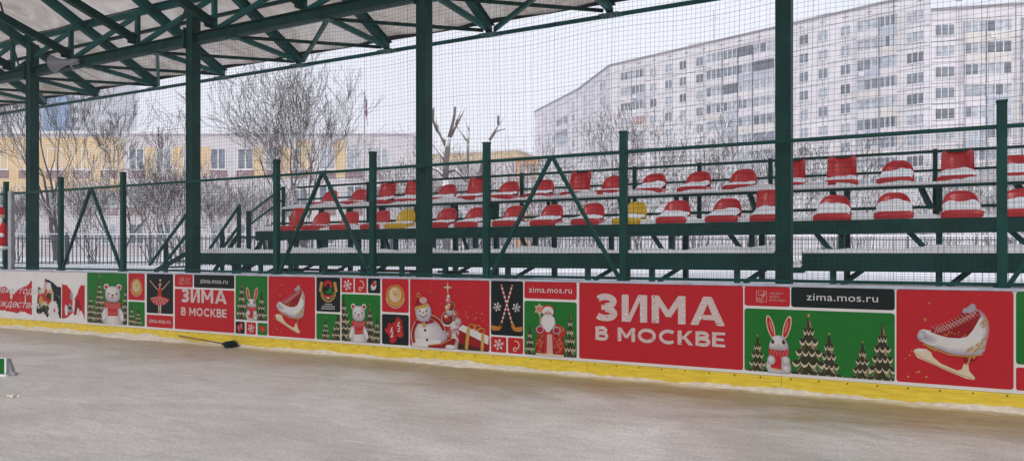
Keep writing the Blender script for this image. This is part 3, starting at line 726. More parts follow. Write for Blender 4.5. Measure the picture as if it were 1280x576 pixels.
# ---- school
DS = 67.0
WS = Wall(cam_px(-120, DS), cam_px(516, DS)); sch = empty('school_building', (WS.p.x, WS.p.y, 1.0), 'three-storey school with ochre and white plaster bands behind the left trees', 'building')
m = MB(); SZ = 11.9
WS.box(m, 0, WS.L, .8, SZ, 0, -14, 0); WS.box(m, -.2, WS.L+.2, SZ, SZ+.25, .25, -14.2, 2)
sx = [p for p in range(-112, 500, 34)]
h = lambda py: H+(HY-py)*DS/F
for i, px in enumerate(sx):
    t = WS.at_px(px+11)
    ta, tb = WS.at_px(px+20), WS.at_px(px+34+2)
    if px < 150: WS.box(m, WS.at_px(px-6), WS.at_px(px+28) - .002, h(240), h(172), .0, .05, 1)
    elif px < 355 and i % 4 != 3: WS.box(m, ta, tb, h(222), h(184), .0, .05, 1)
    for zt in (213, 259): WS.box(m, t-.75, t+.75, h(zt+10), h(zt), 0, .08, 3)
WS.box(m, WS.at_px(372), WS.at_px(388), h(222), h(176), .0, .055, 1); WS.box(m, WS.at_px(418), WS.at_px(432), h(222), h(176), .0, .055, 1)
m.build('wall', ['sch_w', 'sch_y', 'roofsnow', 'sch_p'], sch)
for px in sx:
    for zt, hh in ((212, 1.85), (258, 1.8), (305, 1.8)):
        window_at(WS, WS.at_px(px+11), h(zt), 1.35, hh, 'window', sch, 2, rr.choice(['glass', 'glass2', 'glass2', 'glass']))
# ---- towers far left
def block(name, p0, p1, d, z, mats, lab, bands, dep=18):
    W = Wall(cam_px(p0, d), cam_px(p1, d)); b = empty(name, (W.p.x, W.p.y, 1), lab, 'building')
    m = MB(); W.box(m, 0, W.L, 0, z, 0, -dep, 0); m.build('wall', mats[0], b)
    m = MB()
    zz = 6
    while zz < z-3 and bands: W.box(m, W.L*.04, W.L*.96, zz, zz+1.5, -.05, .15, 0); zz += 3.2
    if bands: m.build('window_bands', mats[1], b)
    m = MB(); W.box(m, -.3, W.L+.3, z+.002, z+.6, .3, -dep-.3, 0); m.build('roof', 'roofsnow', b); return W, b
block('tower_block', 52, 84, 250, 62, ['tower_b', 'glass'], 'blue tower block rising behind the school beside the leftmost column', False)
block('tower_block', 85, 99, 252, 62, ['tower_g', 'glass3'], 'narrow grey tower with dark window bands right of the blue tower', True)
block('tower_block', 100, 138, 256, 64, ['tower_g', 'glass2'], 'pale grey tower with faint window bands left of the bare tree', True)
block('tower_block', -70, 30, 240, 48, ['tower_g', 'glass2'], 'broad pale block with faint bands behind the left glass panel', True)
# ---- low buildings in the middle distance
Wl = Wall(cam_px(535, 96), cam_px(648, 92)); lb = empty('low_building', (Wl.p.x, Wl.p.y, 1), 'low white building with a tan upper band beyond the pollarded tree', 'building')
m = MB(); zt = H+(HY-191)*94/F; Wl.box(m, 0, Wl.L, .5, zt-1.0, 0, -12, 0); Wl.box(m, 0, Wl.L, zt-.998, zt, .05, -12, 1); m.build('wall', ['sch_w', 'tan'], lb)
m = MB(); Wl.box(m, -.2, Wl.L+.2, zt+.002, zt+.25, .2, -12.2, 0); m.build('roof', 'roofsnow', lb)
for px in (552, 572, 592, 612, 632):
    for k in (2.6, 5.8, 8.6): window_at(Wl, Wl.at_px(px), k-.3, 1.4, 1.5, 'window', lb, 2, 'glass')
Wk = Wall(cam_px(645, 84), cam_px(671, 84)); kb = empty('brick_annex', (Wk.p.x, Wk.p.y, 1), 'small orange brick building right of the low white building', 'building')
zk = H+(HY-200)*84/F
m = MB(); Wk.box(m, 0, Wk.L, .5, zk, 0, -4, 0); m.build('wall', 'brick', kb)
for s0 in (.5, 1.3): 
    m = MB(); Wk.box(m, s0, s0+.35, zk-1.5, zk-.4, .002, .06, 0); m.build('window', 'glass', kb)
m = MB(); Wk.box(m, -.1, Wk.L+.1, zk+.002, zk+.2, .1, -4.1, 0); m.build('roof', 'roofsnow', kb)

# ---- flagpole
fp = cam_px(455.5, 50, 1.1); fo = empty('flagpole', fp, 'slim flagpole with a drooping tricolour flag in front of the school', 'flagpole')
zt = H+(HY-116)*50/F
m = MB(); m.tube([fp, Vector((fp.x, fp.y, zt))], [.055, .035], 8); m.blob((fp.x, fp.y, zt+.03), (.06, .06, .06)); m.build('pole', 'galv', fo)
M['f_w'] = mat('flag white', (.6, .6, .62), .8, var=.05); M['f_b'] = mat('flag blue', (.05, .08, .22), .8, var=.1); M['f_r'] = mat('flag red', (.45, .04, .05), .8, var=.1)
m = MB()
for bi in range(3):
    vs = []; nz = 14
    for j in range(nz+1):
        for i in range(3):
            q = bi+i/2; z = zt-.12-1.15*q/3*.45-(.75+.5*q/3)*j/nz*1.25; wv = (.03+.09*(j/nz))*(1 if bi != 1 else 1.2)
            vs.append((fp.x+CA*(.04+q*.05+wv*math.sin(j*.9+q)*.3), fp.y+SA*(.04+q*.05)+wv*math.cos(j*1.1+q*1.7)*.5, z))
    m.add(vs, [(j*3+i, j*3+i+1, j*3+i+4, j*3+i+3) for j in range(nz) for i in range(2)], bi, True)
m.build('flag', ['f_w', 'f_b', 'f_r'], fo)

# ---- trees
def grow(m, p, d, ln, r, lev, rn, bend=.22, split=(2, 3), spread=38, up=.12, shrink=.76, rmin=.006):
    n = 3; pts = [p]; rs = [r]; dd = d.copy()
    for i in range(n):
        dd = (dd+Vector((rn.uniform(-bend, bend), rn.uniform(-bend, bend), rn.uniform(-bend, bend)+up))).normalized()
        pts.append(pts[-1]+dd*ln/n); rs.append(max(rmin, r*(1-.35*(i+1)/n)))
    m.tube(pts, rs, 7 if r > .08 else 4 if r > .018 else 3, 0, False)
    if lev <= 0: return
    k = rn.randint(*split)
    for i in range(k):
        ax = dd.orthogonal().normalized(); ax.rotate(Matrix.Rotation(rn.uniform(0, 6.28), 3, dd))
        nd = dd.copy(); nd.rotate(Matrix.Rotation(R(rn.uniform(.3, 1)*spread), 3, ax))
        q = pts[-1] if i < 2 else pts[rn.randint(1, n-1)]
        grow(m, q, nd, ln*shrink*rn.uniform(.75, 1.2), max(rmin, rs[-1]*(.82 if i == 0 else .66)), lev-1, rn, bend, split, spread, up, shrink, rmin)
def tree(name, p, stems, lab, seed, lev, ln, r, mat_='bark', spread=38, group=None, rmin=.006, lean=(0, 0), shrink=.76, split=(2, 3), up=.12, cat='tree'):
    rn = random.Random(seed); o = empty(name, p, lab, cat, group)
    mt = MB(); mc = MB()
    for s in range(stems):
        an = rn.uniform(0, 6.28) if stems > 1 else 0; tl = rn.uniform(.25, .55) if stems > 1 else .08
        d = Vector((math.cos(an)*tl+lean[0], math.sin(an)*tl+lean[1], 1)).normalized()
        q = p+Vector((rn.uniform(-.15, .15), rn.uniform(-.15, .15), 0)) if stems > 1 else p
        e = q+d*ln*.55; mt.tube([q-Vector((0, 0, .1)), q+d*ln*.28+Vector((rn.uniform(-.04, .04), 0, 0)), e], [r*1.25, r*1.02, r*.9], 8, 0, False)
        for c in range(2 if lev > 3 else 1):
            ax = d.orthogonal().normalized(); ax.rotate(Matrix.Rotation(rn.uniform(0, 6.28), 3, d)); nd = d.copy(); nd.rotate(Matrix.Rotation(R(rn.uniform(10, 26)), 3, ax))
            grow(mc, e, nd, ln*.8, r*.8, lev, rn, spread=spread, rmin=rmin, shrink=shrink, split=split, up=up)
    mt.build('trunk', mat_, o); mc.build('crown', mat_, o); return o
tree('bare_tree', cam_px(386, 44, 1.1), 5, 'large bare tree with a dense fan of fine branches in front of the school', 58, 6, 3.1, .11, spread=42, rmin=.0095, up=.10, shrink=.80)
tree('bare_tree', cam_px(66, 36, 1.1), 2, 'bare tree with a snowy limb leaning right behind the leftmost column', 5, 6, 3.0, .085, spread=40, rmin=.009, lean=(.45, .1))
tree('bare_tree', cam_px(150, 41, 1.1), 2, 'slender bare tree in front of the ochre school wall, between the two left columns', 33, 6, 2.6, .07, spread=38, rmin=.010)
tree('bare_tree', cam_px(805, 58, 1.1), 4, 'bare bushy tree in front of the apartment block, left of its balconies', 14, 6, 3.3, .08, 'bark_far', spread=33, rmin=.013)
tree('bare_tree', cam_px(868, 62, 1.1), 3, 'bare tree in front of the apartment balconies, left of the nearest column', 15, 6, 3.2, .08, 'bark_far', spread=35, rmin=.013)
tree('bare_tree', cam_px(1030, 60, 1.1), 3, 'bare tree in front of the apartment block, right of the nearest column', 16, 6, 2.7, .07, 'bark_far', spread=36, rmin=.013)
# pollarded tree: sawn limbs
d0 = 31; pt = empty('pollarded_tree', cam_px(560, d0, 1.1), 'pollarded tree with thick sawn-off limbs right of the middle column', 'tree')
rn = random.Random(3)
def limb(m, pxs, r0, r1, dd):
    ps = []
    for i, (x, y) in enumerate(pxs):
        d = d0+dd*i/(max(1, len(pxs)-1)); v = cam_px(x, d); v.z = H+(HY-y)*d/F; ps.append(v)
    m.tube(ps, [r0+(r1-r0)*i/(len(ps)-1) for i in range(len(ps))], 8)
m = MB(); limb(m, [(559, 322), (558, 270), (557, 222)], .15, .125, 0); limb(m, [(557, 224), (558, 200), (561, 172)], .12, .10, -.4); m.build('trunk', 'bark_pale', pt)
m = MB()
for pxs, r0, r1, dd in (([(561, 172), (565, 158), (568, 145), (569, 133)], .07, .05, -.6), ([(561, 174), (570, 156), (577, 142), (580, 134)], .08, .055, .8), ([(570, 156), (573, 144), (575, 133)], .05, .04, .6), ([(559, 184), (553, 172), (547, 162), (547, 134)], .09, .06, .5),
     ([(547, 165), (541, 150), (542, 134)], .06, .045, -.5), ([(557, 202), (549, 190), (540, 178)], .07, .05, .9), ([(558, 215), (570, 212), (582, 226)], .07, .05, -.7), ([(557, 222), (547, 212), (538, 210)], .07, .06, 1),
     ([(585, 222), (585, 180), (586, 157), (589, 148)], .05, .03, 1.2), ([(586, 162), (583, 153), (580, 147)], .035, .025, 1), ([(583, 176), (577, 166), (571, 158)], .035, .025, .4),
     ([(598, 232), (606, 190), (612, 175), (620, 164), (631, 161)], .09, .03, 1.4), ([(612, 175), (622, 158), (631, 145)], .05, .025, .6), ([(623, 156), (623, 142)], .05, .045, 0)):
    limb(m, pxs, r0, r1, dd)
m.build('limbs', 'bark_pale', pt)
# shrubs one can tell apart on the left
for px, d, lab, sd in ((190, 30, 'twiggy snow-dusted shrub in front of the school, left of the left stair', 51), (222, 27, 'twiggy shrub beside the left stair, just behind the picket fence', 52), (285, 33, 'tall twiggy shrub between the two stairs and the big bare tree', 53), (330, 36, 'twiggy shrub at the left foot of the big bare tree', 54), (20, 40, 'thin bare shrub behind the glass panel at the far left', 55), (118, 31, 'low twiggy shrub behind the leftmost V brace of the fence', 56)):
    tree('bare_shrub', cam_px(px, d, 1.1), 9, lab, sd, 5, 1.15, .022, 'bark_far', spread=38, rmin=.0055, cat='shrub', group='bare shrubs behind the picket fence')
# snowy thicket beyond the stand: nobody could count it
m = MB(); rn = random.Random(77)
for i in range(64):
    px = rn.uniform(470, 1420); d = rn.uniform(30, 52); p = cam_px(px, d, 1.05)
    for s in range(5):
        an = rn.uniform(0, 6.28); tl = rn.uniform(.15, .5)
        grow(m, p+Vector((rn.uniform(-.5, .5), rn.uniform(-.5, .5), 0)), Vector((math.cos(an)*tl, math.sin(an)*tl, 1)).normalized(), rn.uniform(1.1, 1.6)*(1.25 if d > 40 else 1), .03, 5, rn, spread=40, rmin=.0065, up=.1)
tag(m.build('shrub_thicket', 'bark_far'), 'pale twiggy thicket dusted with snow behind the grandstand', 'thicket', kind='stuff')

# ================================================================== small things on and by the ice
# hanging figure behind the glass: soft red toy with white trim
p = at(6, 285, FY+.02); so_ = empty('hanging_toy', Vector((p.x, FY-.02, 1.62)), 'red stuffed festive toy with white beard and mittens hanging behind the left glass panel', 'decoration')
X, Yt = p.x+.02, FY-.02-.0
k = depth_at(3, FY)/F
def tz(py): return H+(HY-py)*k
M['felt'] = mat('red felt', (.45, .012, .02), .9, var=.2, bump=.3, bscale=60); M['fur'] = mat('white fur', (.72, .70, .69), .95, var=.1, bump=.6, bscale=80); M['face'] = mat('toy face', (.55, .30, .22), .7, var=.08)
m = MB(); m.blob((X, Yt, tz(298)), (.155, .12, .24)); m.blob((X+.11, Yt-.05, tz(287)), (.075, .07, .15)); m.blob((X-.13, Yt-.03, tz(288)), (.07, .07, .15)); m.build('coat', 'felt', so_)
m = MB(); m.lathe((X, Yt, tz(268)), (.1, 0, 1), [(0, .115), (.06, .11), (.14, .06), (.19, .01)], 16); m.build('hat', 'felt', so_)
m = MB(); m.blob((X, Yt-.01, tz(270)), (.10, .095, .10)); m.blob((X, Yt-.105, tz(270)), (.018, .02, .018)); m.blob((X-.035, Yt-.095, tz(268)), (.011, .011, .013), 1); m.blob((X+.035, Yt-.095, tz(268)), (.011, .011, .013), 1); m.build('head', ['face', 'dark'], so_)
m = MB(); m.blob((X, Yt-.07, tz(277)), (.095, .06, .10)); m.build('beard', 'fur', so_)
m = MB(); m.blob((X+.115, Yt-.08, tz(294)), (.05, .05, .055)); m.build('mitten', 'fur', so_)
m = MB(); m.blob((X-.13, Yt-.08, tz(294)), (.05, .05, .055)); m.build('mitten', 'fur', so_)
m = MB(); m.lathe((X, Yt, tz(311)), (0, 0, 1), [(-.03, .10), (0, .15), (.05, .145), (.06, .1)], 16); m.build('coat_trim', 'fur', so_)
m = MB(); m.tube([(X, Yt, tz(258)), (X, Yt+.06, 2.8)], .006, 5); m.build('cord', 'dark', so_)

# broom lying against the boards
a = at(224, 427.5, 8.93); a.z = .16; b = Vector((X_at(278, 8.78), 8.78, .05)); 
br = empty('broom', (b.x, b.y, 0), 'broom with a wooden handle and dark green bristles lying at the foot of the boards', 'broom')
a = Vector((X_at(224, 8.90), 8.90, .10)); d = (b-a).normalized()
m = MB(); m.tube([a, b+d*.05], .0135, 8); m.build('handle', 'wood', br)
m = MB(); m.lathe(b-d*.03, d, [(0, .018), (.05, .024), (.10, .035), (.10, 0)], 12); m.build('socket', 'bristle2', br)
m = MB(); rn = random.Random(9); side = d.cross(Vector((0, 0, 1))).normalized()
for i in range(420):
    u_, v_ = rn.uniform(-1, 1), rn.uniform(-1, 1); q = b+d*.05+side*u_*.03+Vector((0, 0, v_*.018))
    ln = rn.uniform(.16, .26); e = q+d*ln+side*(u_*.085+rn.uniform(-.02, .02))+Vector((0, 0, v_*.05+rn.uniform(-.02, .02))); e.z = max(.006, e.z)
    m.tube([q, (q+e)/2+Vector((0, 0, .008)), e], [.005, .0045, .003], 3, 0 if rn.random() < .8 else 1, False)
m.build('bristles', ['bristle', 'bristle2'], br)

# small green advert wedge standing on the ice at the left
d1 = 9.7
def ip(px, py): d = H*F/(py-HY); v = cam_px(px, d); return Vector((v.x, v.y, 0))
c = ip(9, 470); u = Vector((CA, SA, 0)); n = Vector((-SA, CA, 0))
sgn = empty('floor_sign', c, 'small green floor sign with a white edge standing on the ice at the left', 'sign')
def obx(m, u0, u1, n0, n1, z0, z1, mi=0):
    vs = [c+u*a_+n*b_+Vector((0, 0, z)) for z in (z0, z1) for a_, b_ in ((u0, n0), (u1, n0), (u1, n1), (u0, n1))]
    m.add(vs, [(0,3,2,1),(4,5,6,7),(0,1,5,4),(1,2,6,5),(2,3,7,6),(3,0,4,7)], mi)
m = MB(); obx(m, -.62, -.033, -.005, .02, .035, .225); m.build('panel', 'i_green', sgn)
m = MB(); obx(m, -.64, .0, -.02, .03, .0, .026); obx(m, -.032, -.012, -.008, .024, .0345, .232); obx(m, -.62, -.0325, -.007, .022, .2255, .232); bevel(m.build('frame', 'white_paint', sgn), .003)
m = MB(); vs = [c+u*a_+n*b_+Vector((0, 0, z)) for b_ in (.032, .09) for a_, z in ((-.2, .002), (.075, .002), (.075, .035), (.045, .05), (-.01, .21), (-.2, .21))]
m.add(vs, [tuple(range(6)), tuple(reversed(range(6, 12)))]+[(i, (i+1) % 6+0, (i+1) % 6+6, i+6) for i in range(6)]); m.build('foot_wedge', 'galv', sgn)
q = ip(15, 496)
m = MB(); rn = random.Random(2)
for i in range(7): m.blob(q+Vector((rn.uniform(-.07, .09), rn.uniform(-.03, .03), .012)), (rn.uniform(.014, .025), rn.uniform(.014, .02), rn.uniform(.01, .018)), 0, 8, 6, .12, rn)
tag(m.build('ice_lump', 'dirty_snow', loc=q), 'small broken lump of greyish ice in front of the green floor sign', 'ice lump')

# ---- haze
bb = MB(); bb.box((-450, -60, -1.5), (450, 410, 70)); hz = bb.build('haze', 'snow'); hz.data.materials.clear()
hm = bpy.data.materials.new('snowy air'); hm.use_nodes = True; nt = hm.node_tree; nt.nodes.clear()
o = nt.nodes.new('ShaderNodeOutputMaterial'); pv = nt.nodes.new('ShaderNodeVolumePrincipled'); pv.inputs['Color'].default_value = (.93, .93, .97, 1); pv.inputs['Density'].default_value = HAZE = .0012; pv.inputs['Anisotropy'].default_value = .2
nt.links.new(pv.outputs[0], o.inputs['Volume']); hz.data.materials.append(hm); tag(hz, kind='stuff')
# ================================================================== printed panels on the boards
def lerp_ink(a, b, t):
    t = round(t*8)/8
    if t == 0: return 'i_'+a
    if t == 1: return 'i_'+b
    k = 'i_%s_%s_%d' % (a, b, int(t*8))
    if k not in M:
        c = [x+(y-x)*t for x, y in zip(INK2[a], INK2[b])]; M[k] = mat('ink blend', c, .55, var=.06, scale=8, spec=.12)
    return k
TILE = {}
class Art:
    """flat printed shapes; x along the board and z up, in metres from the panel's lower left corner"""
    def __init__(s, x0, z0): s.x0 = x0; s.z0 = z0; s.mb = MB(); s.mats = []; s.k = 0; s.clip = TILE.get((round(x0, 4), round(z0, 4)))
    def cl(s, p):
        if not s.clip: return p
        return (min(max(p[0], .003), s.clip[0]-.003), min(max(p[1], .003), s.clip[1]-.003))
    def add(s, pts, ink):
        if ink not in s.mats: s.mats.append(ink)
        s.k += 1; y = BY-.0022-s.k*.00011; pts = [s.cl(p) for p in pts]
        ar = sum(pts[i][0]*pts[(i+1) % len(pts)][1]-pts[(i+1) % len(pts)][0]*pts[i][1] for i in range(len(pts)))
        if ar < 0: pts = pts[::-1]
        s.mb.add([(s.x0+x, y, s.z0+z) for x, z in pts], [tuple(range(len(pts)))], s.mats.index(ink))
    def ell(s, cx, cz, rx, rz_, ink, n=26, a0=0, a1=360, rot=0):
        c, q = math.cos(R(rot)), math.sin(R(rot)); p = []
        for i in range(n+(a1-a0 < 360)):
            t = R(a0+(a1-a0)*i/n); u, v = rx*math.cos(t), rz_*math.sin(t); p.append((cx+u*c-v*q, cz+u*q+v*c))
        s.add(p, ink)
    def ball(s, cx, cz, rx, rz_, dark, light, n=7, rot=0, dx=-.22, dz=.25, nn=26):
        """a printed rounded form: nested shapes from the ink at its rim to the ink of its highlight"""
        for i in range(n):
            t = i/(n-1); k = 1-.72*t; s.ell(cx+rx*dx*t, cz+rz_*dz*t, rx*k, rz_*k, lerp_ink(dark, light, t**.8), nn, rot=rot)
    def ring(s, cx, cz, r, wd, ink, a0=0, a1=360, n=22, sq=1):
        ps = [(cx+r*math.cos(R(a0+(a1-a0)*i/n)), cz+sq*r*math.sin(R(a0+(a1-a0)*i/n))) for i in range(n+1)]; s.stroke(ps, wd, ink)
    def stroke(s, ps, wd, ink, wd2=None):
        wd2 = wd if wd2 is None else wd2; L, Rr = [], []
        for i, p in enumerate(ps):
            a, b = ps[max(0, i-1)], ps[min(len(ps)-1, i+1)]; dx, dz = b[0]-a[0], b[1]-a[1]; l = math.hypot(dx, dz) or 1
            w_ = (wd+(wd2-wd)*i/max(1, len(ps)-1))/2; L.append((p[0]-dz/l*w_, p[1]+dx/l*w_)); Rr.append((p[0]+dz/l*w_, p[1]-dx/l*w_))
        s.k += 1
        if ink not in s.mats: s.mats.append(ink)
        y = BY-.0022-s.k*.00011; n = len(ps); v = [(s.x0+x, y, s.z0+z) for x, z in map(s.cl, L+Rr)]
        s.mb.add(v, [(i, n+i, n+i+1, i+1) for i in range(n-1)], s.mats.index(ink))
    def star(s, cx, cz, r, ink, n=5, k=.42):
        s.add([(cx+(r if i % 2 == 0 else r*k)*math.sin(math.pi*i/n), cz+(r if i % 2 == 0 else r*k)*math.cos(math.pi*i/n)) for i in range(2*n)], ink)
    def flake(s, cx, cz, r, ink, wd=None):
        wd = wd or r*.14
        for i in range(6):
            t = math.pi*i/3+.26; c, q = math.cos(t), math.sin(t); s.stroke([(cx, cz), (cx+r*c, cz+r*q)], wd, ink)
            for sg in (-1, 1):
                t2 = t+sg*.75; b = (cx+r*.55*c, cz+r*.55*q); s.stroke([b, (b[0]+r*.38*math.cos(t2), b[1]+r*.38*math.sin(t2))], wd, ink)
            s.ell(cx+r*c, cz+r*q, wd*.8, wd*.8, ink, 8)
    def dots(s, rect, n, ink, seed, r=(.004, .012)):
        g = random.Random(seed)
        for i in range(n): q = g.uniform(*r); s.ell(g.uniform(rect[0], rect[2]), g.uniform(rect[1], rect[3]), q, q, ink, 8)
    def fir(s, x, z, w_, h_, seed=0, n=None, gold=False, clip=None):
        g = random.Random(seed); n = n or max(4, int(h_/.115))
        for i in range(n):
            t = i/n; zb = z+h_*.93*t*(1-.06*t); ht = h_/n*2.0; hw = w_/2*(1-t)**.85*g.uniform(.92, 1.06)+w_*.02; zt = min(z+h_, zb+ht); lobes = 4 if t < .5 else 3
            def skirt(dz, k, inset):
                p = [(x, zt)]; p += [(x+hw*.30, zb+ht*.42), (x+hw*.62*k, zb+ht*.16), (x+hw*k, zb+dz+ht*.02)]
                for j in range(lobes):
                    a = hw*k*(1-2*j/lobes); b = hw*k*(1-2*(j+1)/lobes); dr = ht*(.17 if inset == 0 else .12)
                    for q in range(1, 7): p.append((x+a+(b-a)*q/6, zb+dz-dr*math.sin(math.pi*q/6)**.8+(ht*.02 if q == 6 else 0)))
                p += [(x-hw*.62*k, zb+ht*.16), (x-hw*.30, zb+ht*.42)]
                if clip: p = [(min(max(q, clip[0]), clip[1]), r_) for q, r_ in p]
                return p
            s.add(skirt(0, 1, 0), 'i_cream')
            s.add(skirt(ht*.055, .95, 1), 'i_fir')
            if n > 6 or i % 2 == 0:
                q = [(x-hw*.05, zt-ht*.1), (x+hw*.34, zb+ht*.34), (x+hw*.5, zb+ht*.1), (x+hw*.18, zb+ht*.2)]
                q2 = [(x-hw*.1, zt-ht*.25), (x-hw*.42, zb+ht*.2), (x-hw*.66, zb+ht*.08), (x-hw*.3, zb+ht*.1)]
                for qq, ink in ((q, 'i_lime'), (q2, 'i_fir2')):
                    if clip: qq = [(min(max(a, clip[0]), clip[1]), b) for a, b in qq]
                    s.add(qq, ink)
        if not clip: s.ell(x, z+h_*.965, w_*.035, w_*.05, 'i_gold', 10)
    def build(s, name, par, label=None):
        o = s.mb.build(name, s.mats, par)
        if label: o['label'] = label
        return o
def rrect(w_, h_, r, n=6):
    p = []
    for cx, cz, a in ((w_-r, r, -90), (w_-r, h_-r, 0), (r, h_-r, 90), (r, r, 180)):
        for i in range(n+1): t = R(a+90*i/n); p.append((cx+r*math.cos(t), cz+r*math.sin(t)))
    return p
def text(par, s, x, z, size, m='i_white', bold=0, shear=0, name='lettering', sx=1.0, align='LEFT', sp=1.0, layer=.0016):
    c = bpy.data.curves.new(name, 'FONT'); c.body = s; c.size = size; c.offset = bold; c.shear = shear; c.align_x = align; c.space_character = sp; c.resolution_u = 4
    o = bpy.data.objects.new(name, c); COL.objects.link(o); bpy.context.view_layer.update()
    me = bpy.data.meshes.new_from_object(o.evaluated_get(bpy.context.evaluated_depsgraph_get())); bpy.data.objects.remove(o)
    off = origin(par); me.transform(Matrix(((sx, 0, 0, x-off.x), (0, 0, -1, BY-.0022-layer-off.y), (0, 1, 0, z-off.z), (0, 0, 0, 1))))
    me.materials.clear(); me.materials.append(M[m]); me.name = name
    o = bpy.data.objects.new(name, me); COL.objects.link(o); o.parent = par; return o
def text_w(s, size, bold=0, sp=1.0):
    c = bpy.data.curves.new('t', 'FONT'); c.body = s; c.size = size; c.offset = bold; c.space_character = sp
    o = bpy.data.objects.new('t', c); COL.objects.link(o); bpy.context.view_layer.update(); w_ = o.dimensions.x; bpy.data.objects.remove(o); return w_
def tile(px0, px1, z0, z1, ink, label, r=.03):
    x0, x1 = X_at(px0, BY), X_at(px1, BY); a = Art(x0, z0); a.clip = None; a.k = -8; a.add(rrect(x1-x0, z1-z0, r), 'i_'+ink); TILE[(round(x0, 4), round(z0, 4))] = (x1-x0, z1-z0)
    o = a.build('poster', board, label); return o, x0, x1-x0, z1-z0

# --- figures
def bear(a, cx, z, w_, h_):
    W, Cr = 'i_white', 'i_lgrey'
    a.add([(cx-w_*.47, z), (cx+w_*.47, z), (cx+w_*.47, z+h_*.2), (cx+w_*.40, z+h_*.42), (cx-w_*.40, z+h_*.42), (cx-w_*.47, z+h_*.2)], 'i_lav')
    for i in range(1, 6): a.add([(cx-w_*(.47-.05*i), z), (cx+w_*(.45-.07*i), z), (cx+w_*(.45-.07*i), z+h_*.2), (cx+w_*(.38-.06*i), z+h_*.4), (cx-w_*(.40-.05*i), z+h_*.4), (cx-w_*(.47-.05*i), z+h_*.2)], lerp_ink('lav', 'white', i/5))
    for s_ in (-1, 1):
        a.ell(cx+s_*w_*.42, z+h_*.25, w_*.12, h_*.17, 'i_scarf', rot=s_*18) if 0 else a.ell(cx+s_*w_*.42, z+h_*.22, w_*.10, h_*.15, 'i_lav', rot=s_*18); a.ell(cx+s_*w_*.41, z+h_*.23, w_*.085, h_*.14, 'i_white', rot=s_*18); a.ell(cx+s_*w_*.30, z+h_*.925, w_*.13, h_*.075, W); a.ell(cx+s_*w_*.31, z+h_*.92, w_*.085, h_*.05, 'i_scarf')
    sq = lambda k, dx, dz, c: a.add([(cx+dx+k*w_*.36*math.copysign(abs(math.cos(t))**.75, math.cos(t)), z+h_*.745+dz+k*h_*.20*math.copysign(abs(math.sin(t))**.75, math.sin(t))) for t in [i*math.pi/16 for i in range(32)]], c)
    for i in range(6): sq(1-.09*i, -w_*.012*i, h_*.012*i, lerp_ink('lav', 'white', i/5))
    a.ell(cx, z+h_*.69, w_*.13, h_*.055, 'i_bone'); a.ell(cx, z+h_*.715, w_*.055, h_*.022, 'i_black'); a.stroke([(cx-w_*.07, z+h_*.665), (cx, z+h_*.652), (cx+w_*.07, z+h_*.665)], w_*.022, 'i_choc')
    for s_ in (-1, 1): a.ell(cx+s_*w_*.185, z+h_*.755, w_*.036, h_*.024, 'i_black'); a.ell(cx+s_*w_*.24, z+h_*.70, w_*.05, h_*.024, 'i_blush')
    a.add([(cx-w_*.37, z+h_*.56), (cx, z+h_*.52), (cx+w_*.37, z+h_*.56), (cx+w_*.41, z+h_*.42), (cx+w_*.05, z+h_*.385), (cx-w_*.41, z+h_*.42)], 'i_red')
    a.add([(cx-w_*.24, z+h_*.43), (cx+w_*.24, z+h_*.42), (cx+w_*.26, z+h_*.22), (cx-w_*.22, z+h_*.2)], 'i_scarf')
    for i in range(4): a.stroke([(cx-w_*.36+i*w_*.03, z+h_*(.535-.035*i)), (cx, z+h_*(.50-.033*i)), (cx+w_*.37-i*w_*.02, z+h_*(.535-.035*i))], h_*.007, 'i_blush')
    a.stroke([(cx-w_*.2, z+h_*.28), (cx, z+h_*.265), (cx+w_*.24, z+h_*.29)], h_*.008, 'i_blush')
